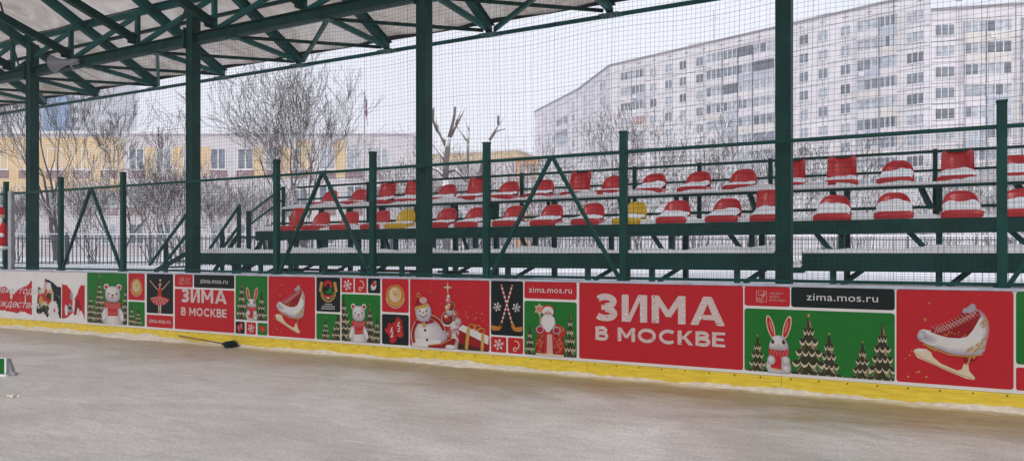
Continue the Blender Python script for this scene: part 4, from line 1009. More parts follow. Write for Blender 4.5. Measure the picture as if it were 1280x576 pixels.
def bunny(a, cx, z, w_, h_):
    W = 'i_white'
    for s_ in (-1, 1): a.ell(cx+s_*w_*.30, z+h_*.80, w_*.135, h_*.21, 'i_bone', rot=s_*-14); a.ball(cx+s_*w_*.30, z+h_*.80, w_*.10, h_*.185, 'scarf', 'red', 4, rot=s_*-14, dx=-.25, dz=-.1); a.ell(cx+s_*w_*.28, z+h_*.80, w_*.03, h_*.11, 'i_pink', rot=s_*-14)
    a.add([(cx-w_*.36, z), (cx+w_*.40, z), (cx+w_*.46, z+h_*.1), (cx+w_*.34, z+h_*.3), (cx-w_*.36, z+h_*.3), (cx-w_*.48, z+h_*.1)], 'i_lgrey'); a.ball(cx-w_*.1, z+h_*.12, w_*.34, h_*.12, 'lgrey', 'white')
    for i in range(6):
        k = 1-.1*i; a.add([(cx-w_*.02*i+u*w_*k, z+h_*(.5+.012*i)+(v-.5)*h_*k) for u, v in ((-.34, .40), (.34, .40), (.36, .46), (.33, .52), (.27, .58), (.21, .63), (.14, .655), (0, .662), (-.12, .655), (-.2, .63), (-.26, .58), (-.33, .52), (-.36, .46))], lerp_ink('lav', 'white', i/5))
    for s_ in (-1, 1): a.ell(cx+s_*w_*.2-.004, z+h_*.545, w_*.062, h_*.038, 'i_black'); a.ell(cx+s_*w_*.2+w_*.014, z+h_*.56, w_*.014, h_*.009, 'i_white')
    a.ell(cx, z+h_*.505, w_*.03, h_*.014, 'i_blush'); a.stroke([(cx-w_*.06, z+h_*.475), (cx, z+h_*.468), (cx+w_*.06, z+h_*.475)], w_*.014, 'i_grey')
    a.add([(cx-w_*.36, z+h_*.42), (cx, z+h_*.39), (cx+w_*.37, z+h_*.42), (cx+w_*.37, z+h_*.32), (cx+w_*.02, z+h_*.27), (cx-w_*.37, z+h_*.32)], 'i_scarf')
    a.add([(cx-w_*.26, z+h_*.31), (cx+w_*.10, z+h_*.27), (cx+w_*.11, z+h_*.05), (cx-w_*.30, z+h_*.08)], 'i_red')
    for i in range(6): a.stroke([(cx-w_*.33+i*w_*.12, z+h_*.31), (cx-w_*.25+i*w_*.12, z+h_*.405)], w_*.012, 'i_blush')
    a.stroke([(cx-w_*.3, z+h_*.085), (cx+w_*.11, z+h_*.055)], h_*.02, 'i_gold')
    for s_ in (-1, 1): a.ball(cx+s_*w_*.27, z+h_*.22, w_*.15, h_*.085, 'lav', 'white')
    a.ball(cx+w_*.3, z+h_*.08, w_*.16, h_*.08, 'lav', 'white')
def skate(a, w_, h_):
    P = lambda u, v: (u*w_, v*h_)
    a.add([P(*q) for q in ((.155,.335),(.165,.36),(.20,.372),(.27,.368),(.31,.335),(.325,.29),(.395,.222),(.535,.16),(.575,.178),(.59,.235),(.628,.238),(.636,.165),(.685,.098),(.678,.075),(.612,.082),(.457,.148),(.302,.222),(.186,.272))], 'i_bone')
    a.stroke([P(.17,.32), P(.24,.265), P(.40,.185), P(.55,.122), P(.67,.085)], h_*.010, 'i_gold'); a.add([P(*q) for q in ((.17,.345),(.20,.362),(.26,.358),(.24,.34),(.2,.335))], 'i_white')
    for u, v in ((.27,.405),(.30,.39),(.335,.385)): a.stroke([P(u, v), P(u+.055, v-.035)], h_*.016, 'i_gold')
    a.add([P(*q) for q in ((.58,.335),(.72,.37),(.70,.29),(.66,.25),(.63,.235),(.60,.235))], 'i_dred')
    for u, v in ((.66,.325),(.70,.345),(.64,.27)): a.stroke([P(u, v), P(u-.03, v-.05)], h_*.014, 'i_gold')
    a.add([P(*q) for q in ((.185,.51),(.20,.55),(.235,.575),(.29,.56),(.40,.56),(.50,.66),(.60,.79),(.66,.83),(.715,.80),(.755,.76),(.79,.69),(.797,.61),(.785,.50),(.765,.38),(.735,.345),(.64,.325),(.55,.325),(.47,.335),(.37,.378),(.28,.415),(.21,.45),(.19,.48))], 'i_lav'); [a.add([P(.5+(u-.5)*(1-.018*i)-.004*i, .47+(v-.47)*(1-.05*i)+.006*i) for u, v in ((.185,.51),(.20,.55),(.235,.575),(.29,.56),(.40,.56),(.50,.66),(.60,.79),(.66,.83),(.715,.80),(.755,.76),(.79,.69),(.797,.61),(.785,.50),(.765,.38),(.735,.345),(.64,.325),(.55,.325),(.47,.335),(.37,.378),(.28,.415),(.21,.45),(.19,.48))], lerp_ink('lav', 'white', i/5)) for i in range(1, 6)]
    a.add([P(*q) for q in ((.30,.552),(.345,.605),(.43,.625),(.50,.68),(.56,.75),(.61,.80),(.66,.815),(.715,.785),(.735,.74),(.70,.66),(.665,.585),(.62,.52),(.55,.498),(.46,.50),(.38,.522))], 'i_dred')
    g = random.Random(5)
    for i in range(13):
        t = i/12; u = .34+.33*t; v = .585+.19*t**1.25; a.stroke([P(u-.025, v+.03), P(u+.045, v-.035)], h_*.007, 'i_pink'); a.stroke([P(u+.03, v+.025), P(u-.005, v-.05)], h_*.006, 'i_blush')
    a.dots((w_*.42, h_*.52, w_*.62, h_*.57), 12, 'i_gold', 8, (.004, .008))
    a.ball(*P(.30,.475), w_*.09, h_*.06, 'white', 'lav', 5, rot=-22, dx=-.4); a.ball(*P(.228,.512), w_*.040, h_*.052, 'lav', 'lgrey', 5, rot=-20)
    a.add([P(*q) for q in ((.575,.77),(.585,.81),(.62,.825),(.65,.86),(.675,.865),(.69,.83),(.685,.79),(.64,.765))], 'i_lav')
    a.stroke([P(.24,.42), P(.35,.375), P(.46,.322), P(.64,.312), P(.75,.345)], h_*.012, 'i_gold')
    for u, v in ((.66,.40),(.69,.38),(.72,.41),(.74,.46),(.705,.44),(.76,.50),(.755,.42),(.63,.38),(.745,.67),(.77,.70),(.76,.64)): a.ell(*P(u, v), w_*.014, h_*.012, 'i_gold', 8, rot=g.uniform(0, 180)); a.stroke([P(u-.02, v-.025), P(u+.012, v+.03)], h_*.007, 'i_gold')
    a.stroke([P(.715,.80), P(.755,.762), P(.79,.69), P(.797,.61), P(.785,.5)], h_*.012, 'i_pink')
def latte(a, cx, cz, r):
    a.ell(cx, cz, r, r*.96, 'i_gold'); a.ell(cx, cz+r*.08, r*.86, r*.80, 'i_red'); a.ell(cx, cz+r*.06, r*.78, r*.76, 'i_gold')
    for k in (.62, .46, .30): a.ell(cx, cz+r*.06, r*k, r*k, 'i_bone'); a.ell(cx+r*.02, cz+r*.09, r*(k-.08), r*(k-.08), 'i_gold')
    a.ring(cx-r*.1, cz+r*.25, r*.34, r*.09, 'i_bone', 20, 250); a.ring(cx, cz-r*.06, r*1.02, r*.06, 'i_bone', 190, 350); a.ell(cx-r*.16, cz+r*1.0, r*.14, r*.12, 'i_red')
def mittens(a, cx, cz, s):
    for dx, dz, rot, c in ((.16, .14, 8, 'i_scarf'), (-.14, -.06, 22, 'i_red')):
        a.ball(cx+dx*s, cz+dz*s, s*.19, s*.36, 'dred', 'red' if c == 'i_red' else 'scarf', 5, rot=rot); a.ell(cx+(dx-.17)*s, cz+(dz+.02)*s, s*.075, s*.16, c, rot=rot+30); a.ell(cx+(dx+.05)*s, cz+(dz-.26)*s, s*.15, s*.10, c, rot=rot)
        for i in range(4): a.ell(cx+(dx+.02*math.sin(i*2))*s, cz+(dz-.14+.09*i)*s, s*.075, s*.022, 'i_white', 10, rot=rot+40*(i % 2))
def curl(a, cx, cz, s):
    a.ring(cx, cz+s*.05, s*.30, s*.07, 'i_bone', -70, 110); a.ring(cx-s*.05, cz-s*.28, s*.13, s*.07, 'i_bone', 0, 330); a.ell(cx-s*.03, cz+s*.36, s*.06, s*.06, 'i_gold', 10)
    for i in range(4): t = R(-60+50*i); a.ell(cx+s*.38*math.cos(t), cz+s*.05+s*.38*math.sin(t), s*.03, s*.03, 'i_gold', 8)
def hockey(a, w_, h_):
    for s_ in (-1, 1):
        p, q = (w_*(.5-.17*s_), h_*.93), (w_*(.5+.17*s_), h_*.22); a.stroke([p, q], .024, 'i_white')
        for i in range(9):
            t = (i+.15)/9.3; t2 = t+.05; a.stroke([(p[0]+(q[0]-p[0])*t, p[1]+(q[1]-p[1])*t), (p[0]+(q[0]-p[0])*t2, p[1]+(q[1]-p[1])*t2)], .0245, 'i_red')
        x, z = q; a.add([(x-.015, z+.02), (x+.018, z+.02), (x+s_*.05, z-.045), (x+s_*.155, z-.03), (x+s_*.165, z-.07), (x+s_*.13, z-.10), (x+s_*.03, z-.095), (x-s_*.01, z-.05)], 'i_orange')
        a.flake(w_*(.5+.30*s_), h_*.52, w_*.12, 'i_white')
def snowman(a, w_, h_):
    P = lambda u, v: (u*w_, v*h_)
    # ornament tree
    for i, (u, v, r, c) in enumerate(((.60,.16,.10,'i_white'),(.68,.10,.07,'i_dred'),(.55,.05,.09,'i_white'),(.50,.20,.05,'i_scarf'),(.64,.22,.06,'i_scarf'),(.58,.32,.075,'i_white'),(.46,.40,.062,'i_blush'),(.62,.40,.05,'i_lgrey'),(.49,.44,.085,'i_dred'),(.585,.50,.045,'i_scarf'),(.52,.55,.06,'i_lgrey'),(.53,.62,.06,'i_dred'),(.49,.60,.035,'i_bone'),(.50,.70,.042,'i_blush'),(.505,.76,.026,'i_white'))):
        a.ell(*P(u, v), r*w_*.86, r*w_*.86, 'i_bone' if c in ('i_scarf', 'i_dred') else 'i_pink'); a.ball(u*w_, v*h_, r*w_*.80, r*w_*.80, {'i_white': 'lav', 'i_lgrey': 'grey', 'i_blush': 'scarf', 'i_bone': 'gold'}.get(c, 'choc' if c == 'i_dred' else 'dred'), {'i_dred': 'scarf', 'i_scarf': 'pink'}.get(c, c[2:]), 6); a.ell(u*w_-r*w_*.25, v*h_+r*w_*.25, r*w_*.25, r*w_*.2, 'i_bone', 10)
    a.stroke([P(.40,.36), P(.5,.33), P(.6,.40)], .02, 'i_white'); a.stroke([P(.56,.28), P(.62,.30), P(.67,.24)], .014, 'i_red')
    a.star(*P(.497,.89), .085, 'i_bone', 4, .2); a.stroke([P(.50,.80), P(.497,.88)], .01, 'i_bone')
    # gift
    a.add([P(*q) for q in ((.64,.21),(.99,.05),(.99,.0),(.62,.0))], 'i_choc'); a.add([P(*q) for q in ((.63,.10),(.64,.30),(.99,.14),(.99,.02))], 'i_dred'); a.add([P(*q) for q in ((.63,.29),(.68,.36),(1.0,.22),(.99,.10))], 'i_white')
    a.add([P(*q) for q in ((.71,.02),(.745,.0),(.775,.31),(.735,.325))], 'i_gold'); a.add([P(*q) for q in ((.90,.0),(.935,.0),(.945,.245),(.91,.25))], 'i_gold')
    for u, v in ((.80,.34),(.86,.33),(.91,.29)): a.ring(u*w_, v*h_, .055, .012, 'i_gold', sq=.6)
    # snowman
    a.ball(*P(.255,.165), w_*.235, h_*.235, 'lav', 'white', 8, nn=40); a.add([P(.03,.0), P(.49,.0), P(.47,.10), P(.04,.10)], 'i_lgrey'); a.add([P(.05,.0), P(.42,.0), P(.40,.12), P(.07,.12)], 'i_white')
    a.ring(w_*.255, h_*.17, w_*.205, .045, 'i_dred', 20, 205, sq=.97); a.ring(w_*.255, h_*.17, w_*.225, .008, 'i_bone', 20, 205); a.ring(w_*.255, h_*.17, w_*.182, .007, 'i_gold', 25, 200)
    a.add([P(*q) for q in ((.25,.04),(.40,.07),(.52,.16),(.60,.15),(.58,.06),(.45,.0),(.25,.0))], 'i_dred'); a.stroke([P(.26,.035), P(.42,.065), P(.55,.15)], .012, 'i_gold'); a.ell(*P(.53,.03), w_*.06, h_*.03, 'i_white')
    a.ball(*P(.185,.52), w_*.105, h_*.155, 'lav', 'white', 7)
    a.add([P(*q) for q in ((.075,.55),(.075,.62),(.10,.70),(.15,.735),(.21,.71),(.25,.62),(.19,.585),(.12,.575))], 'i_dred'); a.add([P(*q) for q in ((.07,.53),(.12,.56),(.20,.58),(.255,.61),(.24,.65),(.16,.62),(.075,.59))], 'i_gold'); a.ell(*P(.185,.69), w_*.05, h_*.05, 'i_blush'); a.ring(w_*.125, h_*.765, .028, .012, 'i_gold')
    a.add([P(*q) for q in ((.08,.395),(.18,.37),(.30,.40),(.33,.375),(.22,.335),(.09,.35))], 'i_dred'); a.add([P(.17,.36), P(.21,.37), P(.22,.30), P(.18,.29)], 'i_gold')
    for u in (.14, .225): a.ell(*P(u, .53+.06*(u-.14)), .012, .02, 'i_black', 10)
    a.ell(*P(.185,.51), .02, .014, 'i_orange', 10); a.stroke([P(.135,.475), P(.16,.45), P(.19,.44), P(.215,.455), P(.235,.485)], .012, 'i_choc')
    for u, v in ((.21,.25),(.235,.11)): a.ell(*P(u, v), .02, .02, 'i_black', 10)
    a.dots((w_*.7, h_*.42, w_*.97, h_*.56), 22, 'i_pink', 4, (.003, .009)); a.dots((w_*.03, h_*.3, w_*.95, h_*.95), 14, 'i_gold', 6, (.003, .008))
def santa(a, w_, h_):
    P = lambda u, v: (u*w_, v*h_)
    a.stroke([P(.315,.10), P(.315,.80)], .016, 'i_gold'); a.star(*P(.30,.85), .085, 'i_blush', 6, .6); a.star(*P(.30,.85), .05, 'i_orange', 6, .5)
    a.add([P(*q) for q in ((.24,.0),(.76,.0),(.77,.12),(.72,.34),(.67,.46),(.36,.46),(.28,.32),(.23,.12))], 'i_dred'); a.ball(*P(.32, .18), w_*.095, h_*.19, 'dred', 'red', 6); a.ball(*P(.68, .19), w_*.10, h_*.2, 'dred', 'red', 6)
    a.add([P(*q) for q in ((.60,.60),(.72,.56),(.80,.47),(.76,.36),(.66,.36),(.60,.46))], 'i_red'); a.add([P(*q) for q in ((.40,.56),(.26,.52),(.22,.44),(.30,.36),(.42,.40))], 'i_red')
    a.add([P(*q) for q in ((.40,.46),(.60,.46),(.56,.0),(.40,.0))], 'i_scarf'); a.add([P(*q) for q in ((.45,.40),(.54,.40),(.56,.0),(.44,.0))], 'i_blush'); a.add([P(.24,.04), P(.76,.04), P(.77,.0), P(.23,.0)], 'i_bone')
    g = random.Random(3)
    for i in range(60):
        u, v = g.uniform(.25, .75), g.uniform(.06, .42)
        if .38 < u < .6: continue
        a.ring(u*w_, v*h_, g.uniform(.008, .018), .006, 'i_gold', g.uniform(0, 90), g.uniform(200, 340), 7)
    for i in range(14): a.ell(*P(g.uniform(.64, .77), g.uniform(.40, .55)), .008, .008, 'i_gold', 8)
    a.ell(*P(.47,.86), w_*.115, h_*.075, 'i_red'); a.ell(*P(.47,.815), w_*.105, h_*.095, 'i_white'); a.ell(*P(.47,.775), w_*.075, h_*.06, 'i_skin')
    a.ball(*P(.47,.62), w_*.145, h_*.15, 'lav', 'white', 6); a.add([P(.36,.72), P(.58,.72), P(.60,.60), P(.50,.44), P(.44,.44), P(.34,.60)], 'i_white')
    for s_ in (-1, 1): a.ell(*P(.47+s_*.03, .79), .009, .009, 'i_black', 8); a.ell(*P(.47+s_*.04, .735), w_*.045, h_*.02, 'i_white', rot=s_*-20); a.stroke([P(.47+s_*.015,.815), P(.47+s_*.055,.81)], .012, 'i_white')
    a.ell(*P(.47,.765), .013, .014, 'i_blush', 10)
    for u in (.315, .635): a.ball(*P(u, .48), w_*.075, h_*.07, 'lav', 'white', 4); a.ball(*P(u, .48), w_*.055, h_*.05, 'dred', 'red', 4)
def ballerina(a, w_, h_):
    P = lambda u, v: (u*w_, v*h_)
    for s_ in (-1, 1): a.stroke([P(.5+s_*.07, .60), P(.5+s_*.18, .67), P(.5+s_*.34, .80)], .022, 'i_skin', .014); a.ell(*P(.5+s_*.36, .815), .018, .012, 'i_skin', 8); a.stroke([P(.5+s_*.035, .36), P(.5+s_*.03, .0)], .035, 'i_bone', .022)
    a.add([P(*q) for q in ((.43,.62),(.57,.62),(.56,.48),(.60,.42),(.40,.42),(.44,.48))], 'i_scarf'); a.stroke([P(.5,.61), P(.5,.70)], .026, 'i_skin'); a.ell(*P(.51,.755), .035, .05, 'i_skin', 16); a.ell(*P(.50,.80), .036, .034, 'i_choc', 12); a.ell(*P(.52,.84), .02, .025, 'i_bone', 8)
    n = 12
    for i in range(n):
        t0, t1 = R(-168+156*i/n), R(-168+156*(i+1)/n); r = .33+.02*(i % 2)
        a.add([P(.46, .44), P(.54, .44), (w_*.5+w_*(r+.03)*math.cos(t1), h_*.43+h_*.23*math.sin(t1)), (w_*.5+w_*(r+.03)*math.cos(t0), h_*.43+h_*.23*math.sin(t0))], 'i_scarf' if i % 2 else 'i_pink')
def emblem(par, x, z, w_, h_):
    a = Art(x, z); s = min(w_*.34, h_*.55); x0, z0 = w_*.27, h_*.22
    for p in ([(0,0),(0,s),(s*.9,s),(s*.9,0),(0,0)],): a.stroke([(x0+u, z0+v) for u, v in p], s*.055, 'i_blush')
    g = random.Random(2)
    for i in range(9): a.ring(x0+g.uniform(.2, .75)*s, z0+g.uniform(.2, .8)*s, s*g.uniform(.08, .16), s*.05, 'i_blush', g.uniform(0, 180), g.uniform(240, 360), 9)
    a.stroke([(x0+s*.35, z0), (x0+s*.45, z0-s*.12), (x0+s*.55, z0)], s*.05, 'i_blush'); a.build('emblem', par)
    for i, t in enumerate(('ПРОЕКТ', 'МЭРА', 'МОСКВЫ')): text(par, t, x+x0+s*1.15, z+z0+s*(.68-.3*i), s*.27, 'i_blush', sx=1.15)
def glyphs(par, word, x, z, hgt, width, wt, mname='ornament', gap=.13, space=.42):
    """heavy geometric capitals drawn as strokes; wt = stroke weight relative to the letter height"""
    a = Art(x, z); a.k = 4; W = wt
    defs = {}
    def arc(cx, cz, rx, rz_, a0, a1, n=18): return [(cx+rx*math.cos(R(a0+(a1-a0)*i/n)), cz+rz_*math.sin(R(a0+(a1-a0)*i/n))) for i in range(n+1)]
    h2 = W/2
    def bar_(x0, x1, z0, z1): return ('p', [(x0, z0), (x1, z0), (x1, z1), (x0, z1)])
    defs['З'] = (.66, [('s', arc(.30, .725, .25, .275-h2, 150, -90)), ('s', arc(.30, .275, .27, .275-h2, 90, -150)), bar_(.18, .33, .5-h2*.9, .5+h2*.9)])
    defs['И'] = (.74, [bar_(0, W, 0, 1), bar_(.74-W, .74, 0, 1), ('p', [(W*.6, .0), (W*1.25, .0), (.74-W*.6, 1), (.74-W*1.25, 1)])])
    defs['М'] = (.94, [bar_(0, W, 0, 1), bar_(.94-W, .94, 0, 1), ('p', [(0, 1), (W*.95, 1), (.47+W*.45, .30), (.47-W*.3, .22)]), ('p', [(.94, 1), (.94-W*.95, 1), (.47-W*.45, .30), (.47+W*.3, .22)])])
    defs['А'] = (.92, [('p', [(0, 0), (W*1.05, 0), (.46+W*.42, 1), (.46-W*.55, 1)]), ('p', [(.92, 0), (.92-W*1.05, 0), (.46-W*.42, 1), (.46+W*.55, 1)]), bar_(.22, .70, .19, .19+W*.85)])
    defs['В'] = (.68, [bar_(0, W, 0, 1), ('s', [(W*.8, 1-h2), (.33, 1-h2)]+arc(.36, .735, .22, .265-h2, 85, -85)+[(W*.8, .5)]), ('s', [(W*.8, .5), (.36, .5)]+arc(.40, .25+h2*.4, .235, .27-h2*.6, 85, -85)+[(W*.8, h2)])])
    defs['О'] = (.98, [('s', arc(.49, .5, .49-h2, .5-h2, 0, 360, 30))])
    defs['С'] = (.84, [('s', arc(.49, .5, .49-h2, .5-h2, 48, 312, 26))])
    defs['К'] = (.76, [bar_(0, W, 0, 1), ('p', [(W*.8, .40), (W*1.5, .40), (.75, 1), (.75-W*1.15, 1)]), ('p', [(W*1.0, .62), (W*1.9, .66), (.78, 0), (.78-W*1.2, 0)])])
    defs['Е'] = (.62, [bar_(0, W, 0, 1), bar_(W*.5, .62, 0, W*.95), bar_(W*.5, .62, 1-W*.95, 1), bar_(W*.5, .57, .5-W*.46, .5+W*.46)])
    tot = sum(space if c == ' ' else defs[c][0]+gap for c in word)-gap; sx = width/tot; u = 0
    for c in word:
        if c == ' ': u += space; continue
        for typ, ps in defs[c][1]:
            q = [((u+p[0])*sx, p[1]*hgt) for p in ps]
            if typ == 'p': a.add(q, mname)
            else: a.stroke(q, W*hgt*(.5+.5*sx/hgt), mname)
        u += defs[c][0]+gap
    return a.build('lettering', par)
def title(par, x, w_):
    glyphs(par, 'ЗИМА', x+w_*.115, .685, .235, w_*.765, .20); glyphs(par, 'В МОСКВЕ', x+w_*.115, .455, .14, w_*.765, .19)
def url(par, x, z, w_, h_, k, frac, x_off=None):
    s = h_*k; tw = text_w('zima.mos.ru', s, 0, 1.04); sx = w_*frac/tw; text(par, 'zima.mos.ru', x+(w_*(1-frac)/2 if x_off is None else w_*x_off), z+h_*.5-s*.27, s, 'i_white', 0, sx=sx, sp=1.04)

Z0, Z1, ZH0, ZL1, ZS1, ZM0 = .205, 1.172, .948, .917, .405, .438
def ragged(a, x0, x1, z0, z1, ink, seed, top, bot, lr=.004):
    """a torn sticker: the listed (u, v) points run along the top and the bottom edge, roughened"""
    g = random.Random(seed); W = x1-x0; Hh = z1-z0
    def rough(ps, k=7):
        o = []
        for (u0, v0), (u1, v1) in zip(ps, ps[1:]):
            for i in range(k): t = i/k; o.append(((u0+(u1-u0)*t)*W+g.uniform(-lr, lr), (v0+(v1-v0)*t)*Hh+g.uniform(-lr, lr)*2.2))
        o.append((ps[-1][0]*W, ps[-1][1]*Hh)); return o
    a.add(rough(top)+rough(bot), ink)
# torn remains at the left end
x0, x1 = X_at(-44, BY), X_at(40, BY); a = Art(x0, .27); a.k = -8
ragged(a, x0, x1, .27, 1.0, 'i_red', 1, [(0,.8),(.25,.9),(.5,.74),(.62,.78),(.74,.56),(.83,.74),(.93,.82),(1,.99)], [(1,.0),(.94,.04),(.85,.1),(.8,.03),(.6,.08),(.4,.02),(.2,.06),(0,.0)], .006)
o = a.build('poster', board, 'torn red poster with white script lettering, peeled to white at its edges')
text(o, 'С Новым годом', x0+.75, .70, .20, 'i_white', 0, .4, sx=2.25/text_w('С Новым годом', .20)); text(o, 'и Рождеством', x0+.75, .41, .21, 'i_white', 0, .4, sx=2.2/text_w('и Рождеством', .21))
a = Art(x0, .27); W_ = x1-x0
for u, v, ru, rv, sd in ((.71,.56,.018,.22,1),(.80,.26,.012,.05,2),(.91,.45,.008,.14,4),(.40,.6,.03,.1,5)):
    g = random.Random(sd); a.k += 3; a.add([(W_*u+W_*ru*math.cos(t*.314)*g.uniform(.5, 1.3), .73*(v+rv*math.sin(t*.314)*g.uniform(.6, 1.2))) for t in range(20)], 'i_white')
a.k += 20; a.build('peeled_patch', o)
x0, x1 = X_at(45.5, BY), X_at(76.5, BY); a = Art(x0, .24); a.k = -8
ragged(a, x0, x1, .24, 1.03, 'i_black', 2, [(0,.12),(.08,.80),(.16,.75),(.30,.70),(.36,1.0),(.5,.97),(.7,.9),(.85,.80),(1,.80)], [(1,.02),(.93,.0),(.9,.12),(.5,.06),(.47,.0),(.3,.14),(.1,.08),(0,.12)])
o = a.build('poster', board, 'torn dark green poster with scraps of a decorated wreath and a white figure'); a = Art(x0, .24); W_ = x1-x0; a.k = 2
for u, v, ru, rv, c in ((.30,.52,.22,.22,'i_red'),(.45,.56,.26,.25,'i_cream'),(.40,.52,.22,.20,'i_scarf'),(.55,.60,.16,.14,'i_skin'),(.52,.55,.11,.10,'i_fir'),(.42,.82,.10,.11,'i_blush'),(.52,.80,.10,.10,'i_white'),(.26,.68,.10,.08,'i_bone'),(.68,.22,.20,.24,'i_white'),(.74,.2,.04,.05,'i_red'),(.2,.42,.1,.1,'i_gold'),(.36,.36,.1,.06,'i_cream')):
    g = random.Random(int(u*100+v*10)); a.add([(W_*(u+ru*math.cos(t*.349)*g.uniform(.75, 1.15)), .79*(v+rv*math.sin(t*.349)*g.uniform(.75, 1.15))) for t in range(18)], c)
a.dots((W_*.1, .06, W_*.45, .3), 26, 'i_lime', 3, (.006, .016)); a.dots((W_*.8, .1, W_*.97, .5), 14, 'i_white', 4, (.004, .01)); a.build('torn_print', o)
x0, x1 = X_at(77.5, BY), X_at(106, BY); a = Art(x0, .22); a.k = -8
ragged(a, x0, x1, .22, .93, 'i_red', 3, [(0,.04),(0,1),(.18,.98),(.38,.86),(.46,.70),(.56,.62),(.66,.72),(.78,.93),(.85,1),(1,.98)], [(1,.03),(.95,.16),(.85,.30),(.7,.22),(.55,.14),(.46,.22),(.30,.10),(.16,.04),(0,.04)], .005)
o = a.build('poster', board, 'torn red poster with its middle peeled to white'); a = Art(x0, .22); W_ = x1-x0; a.k = 2
for u, v, ru, rv, c in ((.42,.68,.07,.12,'i_grey'),(.36,.34,.10,.13,'i_grey'),(.36,.34,.07,.05,'i_black'),(.70,.4,.15,.2,'i_dred'),(.52,.48,.055,.30,'i_white'),(.2,.28,.07,.16,'i_white'),(.72,.24,.07,.12,'i_white')):
    g = random.Random(int(u*100+v*10)); a.add([(W_*(u+ru*math.cos(t*.349)*g.uniform(.7, 1.2)), .71*(v+rv*math.sin(t*.349)*g.uniform(.7, 1.2))) for t in range(18)], c)
a.build('torn_print', o)

def small(px0, px1, z0, z1, ink, what):
    lab = dict(flake='small red panel with a white snowflake', curl='small red panel with a cream curl', bird='small dark panel with a bullfinch', mitten='small dark panel with a red mitten', heart='small green panel with a red heart')[what]
    o, x, w_, h_ = tile(px0, px1, z0, z1, ink, lab, .022); a = Art(x, z0); c, d = w_/2, h_/2; s = min(w_, h_)
    if what == 'flake': a.flake(c, d, s*.36, 'i_white')
    elif what == 'curl': curl(a, c, d, s*.85)
    elif what == 'bird': a.ell(c-.01, d-.01, s*.22, s*.27, 'i_white', rot=-30); a.ell(c+.0, d+.03, s*.16, s*.22, 'i_scarf', rot=-35); a.ell(c+s*.1, d+s*.24, s*.10, s*.10, 'i_grey'); a.add([(c+s*.12, d+s*.28), (c+s*.26, d+s*.24), (c+s*.14, d+s*.19)], 'i_gold'); a.add([(c-s*.1, d-s*.2), (c-s*.32, d-s*.34), (c-s*.2, d-s*.1)], 'i_grey')
    elif what == 'mitten': mittens(a, c, d, s*.95)
    elif what == 'heart': a.add([(c+s*.30*math.sin(t)**3*1.15, d+s*.022*(13*math.cos(t)-5*math.cos(2*t)-2*math.cos(3*t)-math.cos(4*t))) for t in [i*.2094 for i in range(30)]], 'i_red'); a.stroke([(c-s*.1, d+s*.14), (c+s*.12, d-s*.1)], s*.04, 'i_gold')
    a.build('printed_'+{'flake': 'snowflake', 'mitten': 'mittens'}.get(what, what), o)
def zima_url(px0, px1, z0, z1, ink, k, frac, lab, off=None):
    o, x, w_, h_ = tile(px0, px1, z0, z1, ink, lab, .03); url(o, x, z0, w_, h_, k, frac, off)
def latte_tile(px0, px1, z0, z1, lab):
    o, x, w_, h_ = tile(px0, px1, z0, z1, 'red', lab); a = Art(x, z0); latte(a, w_*.5, h_*.5, min(w_, h_)*.34); a.build('printed_latte', o)

# first block
o, x, w_, h_ = tile(109, 159, Z0, Z1, 'green', 'green panel with a white bear in a red scarf between firs, leftmost of the two bears'); a = Art(x, Z0)
a.fir(w_*.10, .0, w_*.30, .62, 1, clip=(.01, w_)); a.fir(w_*.33, .0, w_*.36, .93, 2); a.fir(w_*.98, .0, w_*.30, .8, 3, clip=(0, w_-.004)); a.build('printed_firs', o)
a = Art(x, Z0); a.k = 75; bear(a, w_*.66, .0, w_*.52, .76); a.build('printed_bear', o)
latte_tile(160.5, 181, .68, Z1, 'red panel with a golden latte cup, leftmost')
o, x, w_, h_ = tile(160.5, 181, Z0, .65, 'green', 'green panel with two firs below the leftmost latte cup'); a = Art(x, Z0); a.fir(w_*.22, 0, w_*.5, .42, 4, clip=(.004, w_)); a.fir(w_*.62, 0, w_*.5, .34, 5); a.build('printed_firs', o)
o, x, w_, h_ = tile(183.5, 216.5, .46, Z1, 'black', 'dark panel with a ballerina in a red and white skirt'); a = Art(x, .46); ballerina(a, w_, h_); a.build('printed_ballerina', o)
zima_url(183.5, 216.5, Z0, .43, 'red', .50, .8, 'red web address panel under the ballerina')
o, x, w_, h_ = tile(218.5, 241, ZH0, Z1, 'red', 'red panel with a white emblem and three small lines, left'); emblem(o, x, ZH0, w_, h_)
zima_url(242.5, 293, ZH0, Z1, 'black', .52, .68, 'dark web address panel, left')
o, x, w_, h_ = tile(218.5, 293, Z0, ZL1, 'red', 'red title panel with two lines of white letters, left'); title(o, x, w_)
o, x, w_, h_ = tile(294.5, 334.5, ZM0, Z1, 'green', 'green panel with a white bunny between two firs, left'); a = Art(x, ZM0); a.fir(w_*.2, 0, w_*.40, .68, 7, clip=(.004, w_)); a.fir(w_*.82, 0, w_*.36, .5, 8, clip=(0, w_-.004)); a.build('printed_firs', o); a = Art(x, ZM0); a.k = 60; bunny(a, w_*.53, 0, w_*.40, .54); a.build('printed_bunny', o)
small(294.5, 306, Z0, ZS1, 'black', 'mitten'); small(308, 320, Z0, ZS1, 'red', 'flake'); small(322, 334.5, Z0, ZS1, 'green', 'heart')
def skate_tile(px0, px1, lab):
    o, x, w_, h_ = tile(px0, px1, Z0, Z1, 'red', lab); a = Art(x, Z0); a.dots((w_*.05, h_*.05, w_*.28, h_*.45), 12, 'i_gold', 2, (.004, .011)); a.dots((w_*.1, h_*.6, w_*.95, h_*.95), 4, 'i_orange', 13, (.012, .018)); skate(a, w_, h_); a.build('printed_skate', o); return o
skate_tile(335.6, 394, 'red panel with a white figure skate, left')
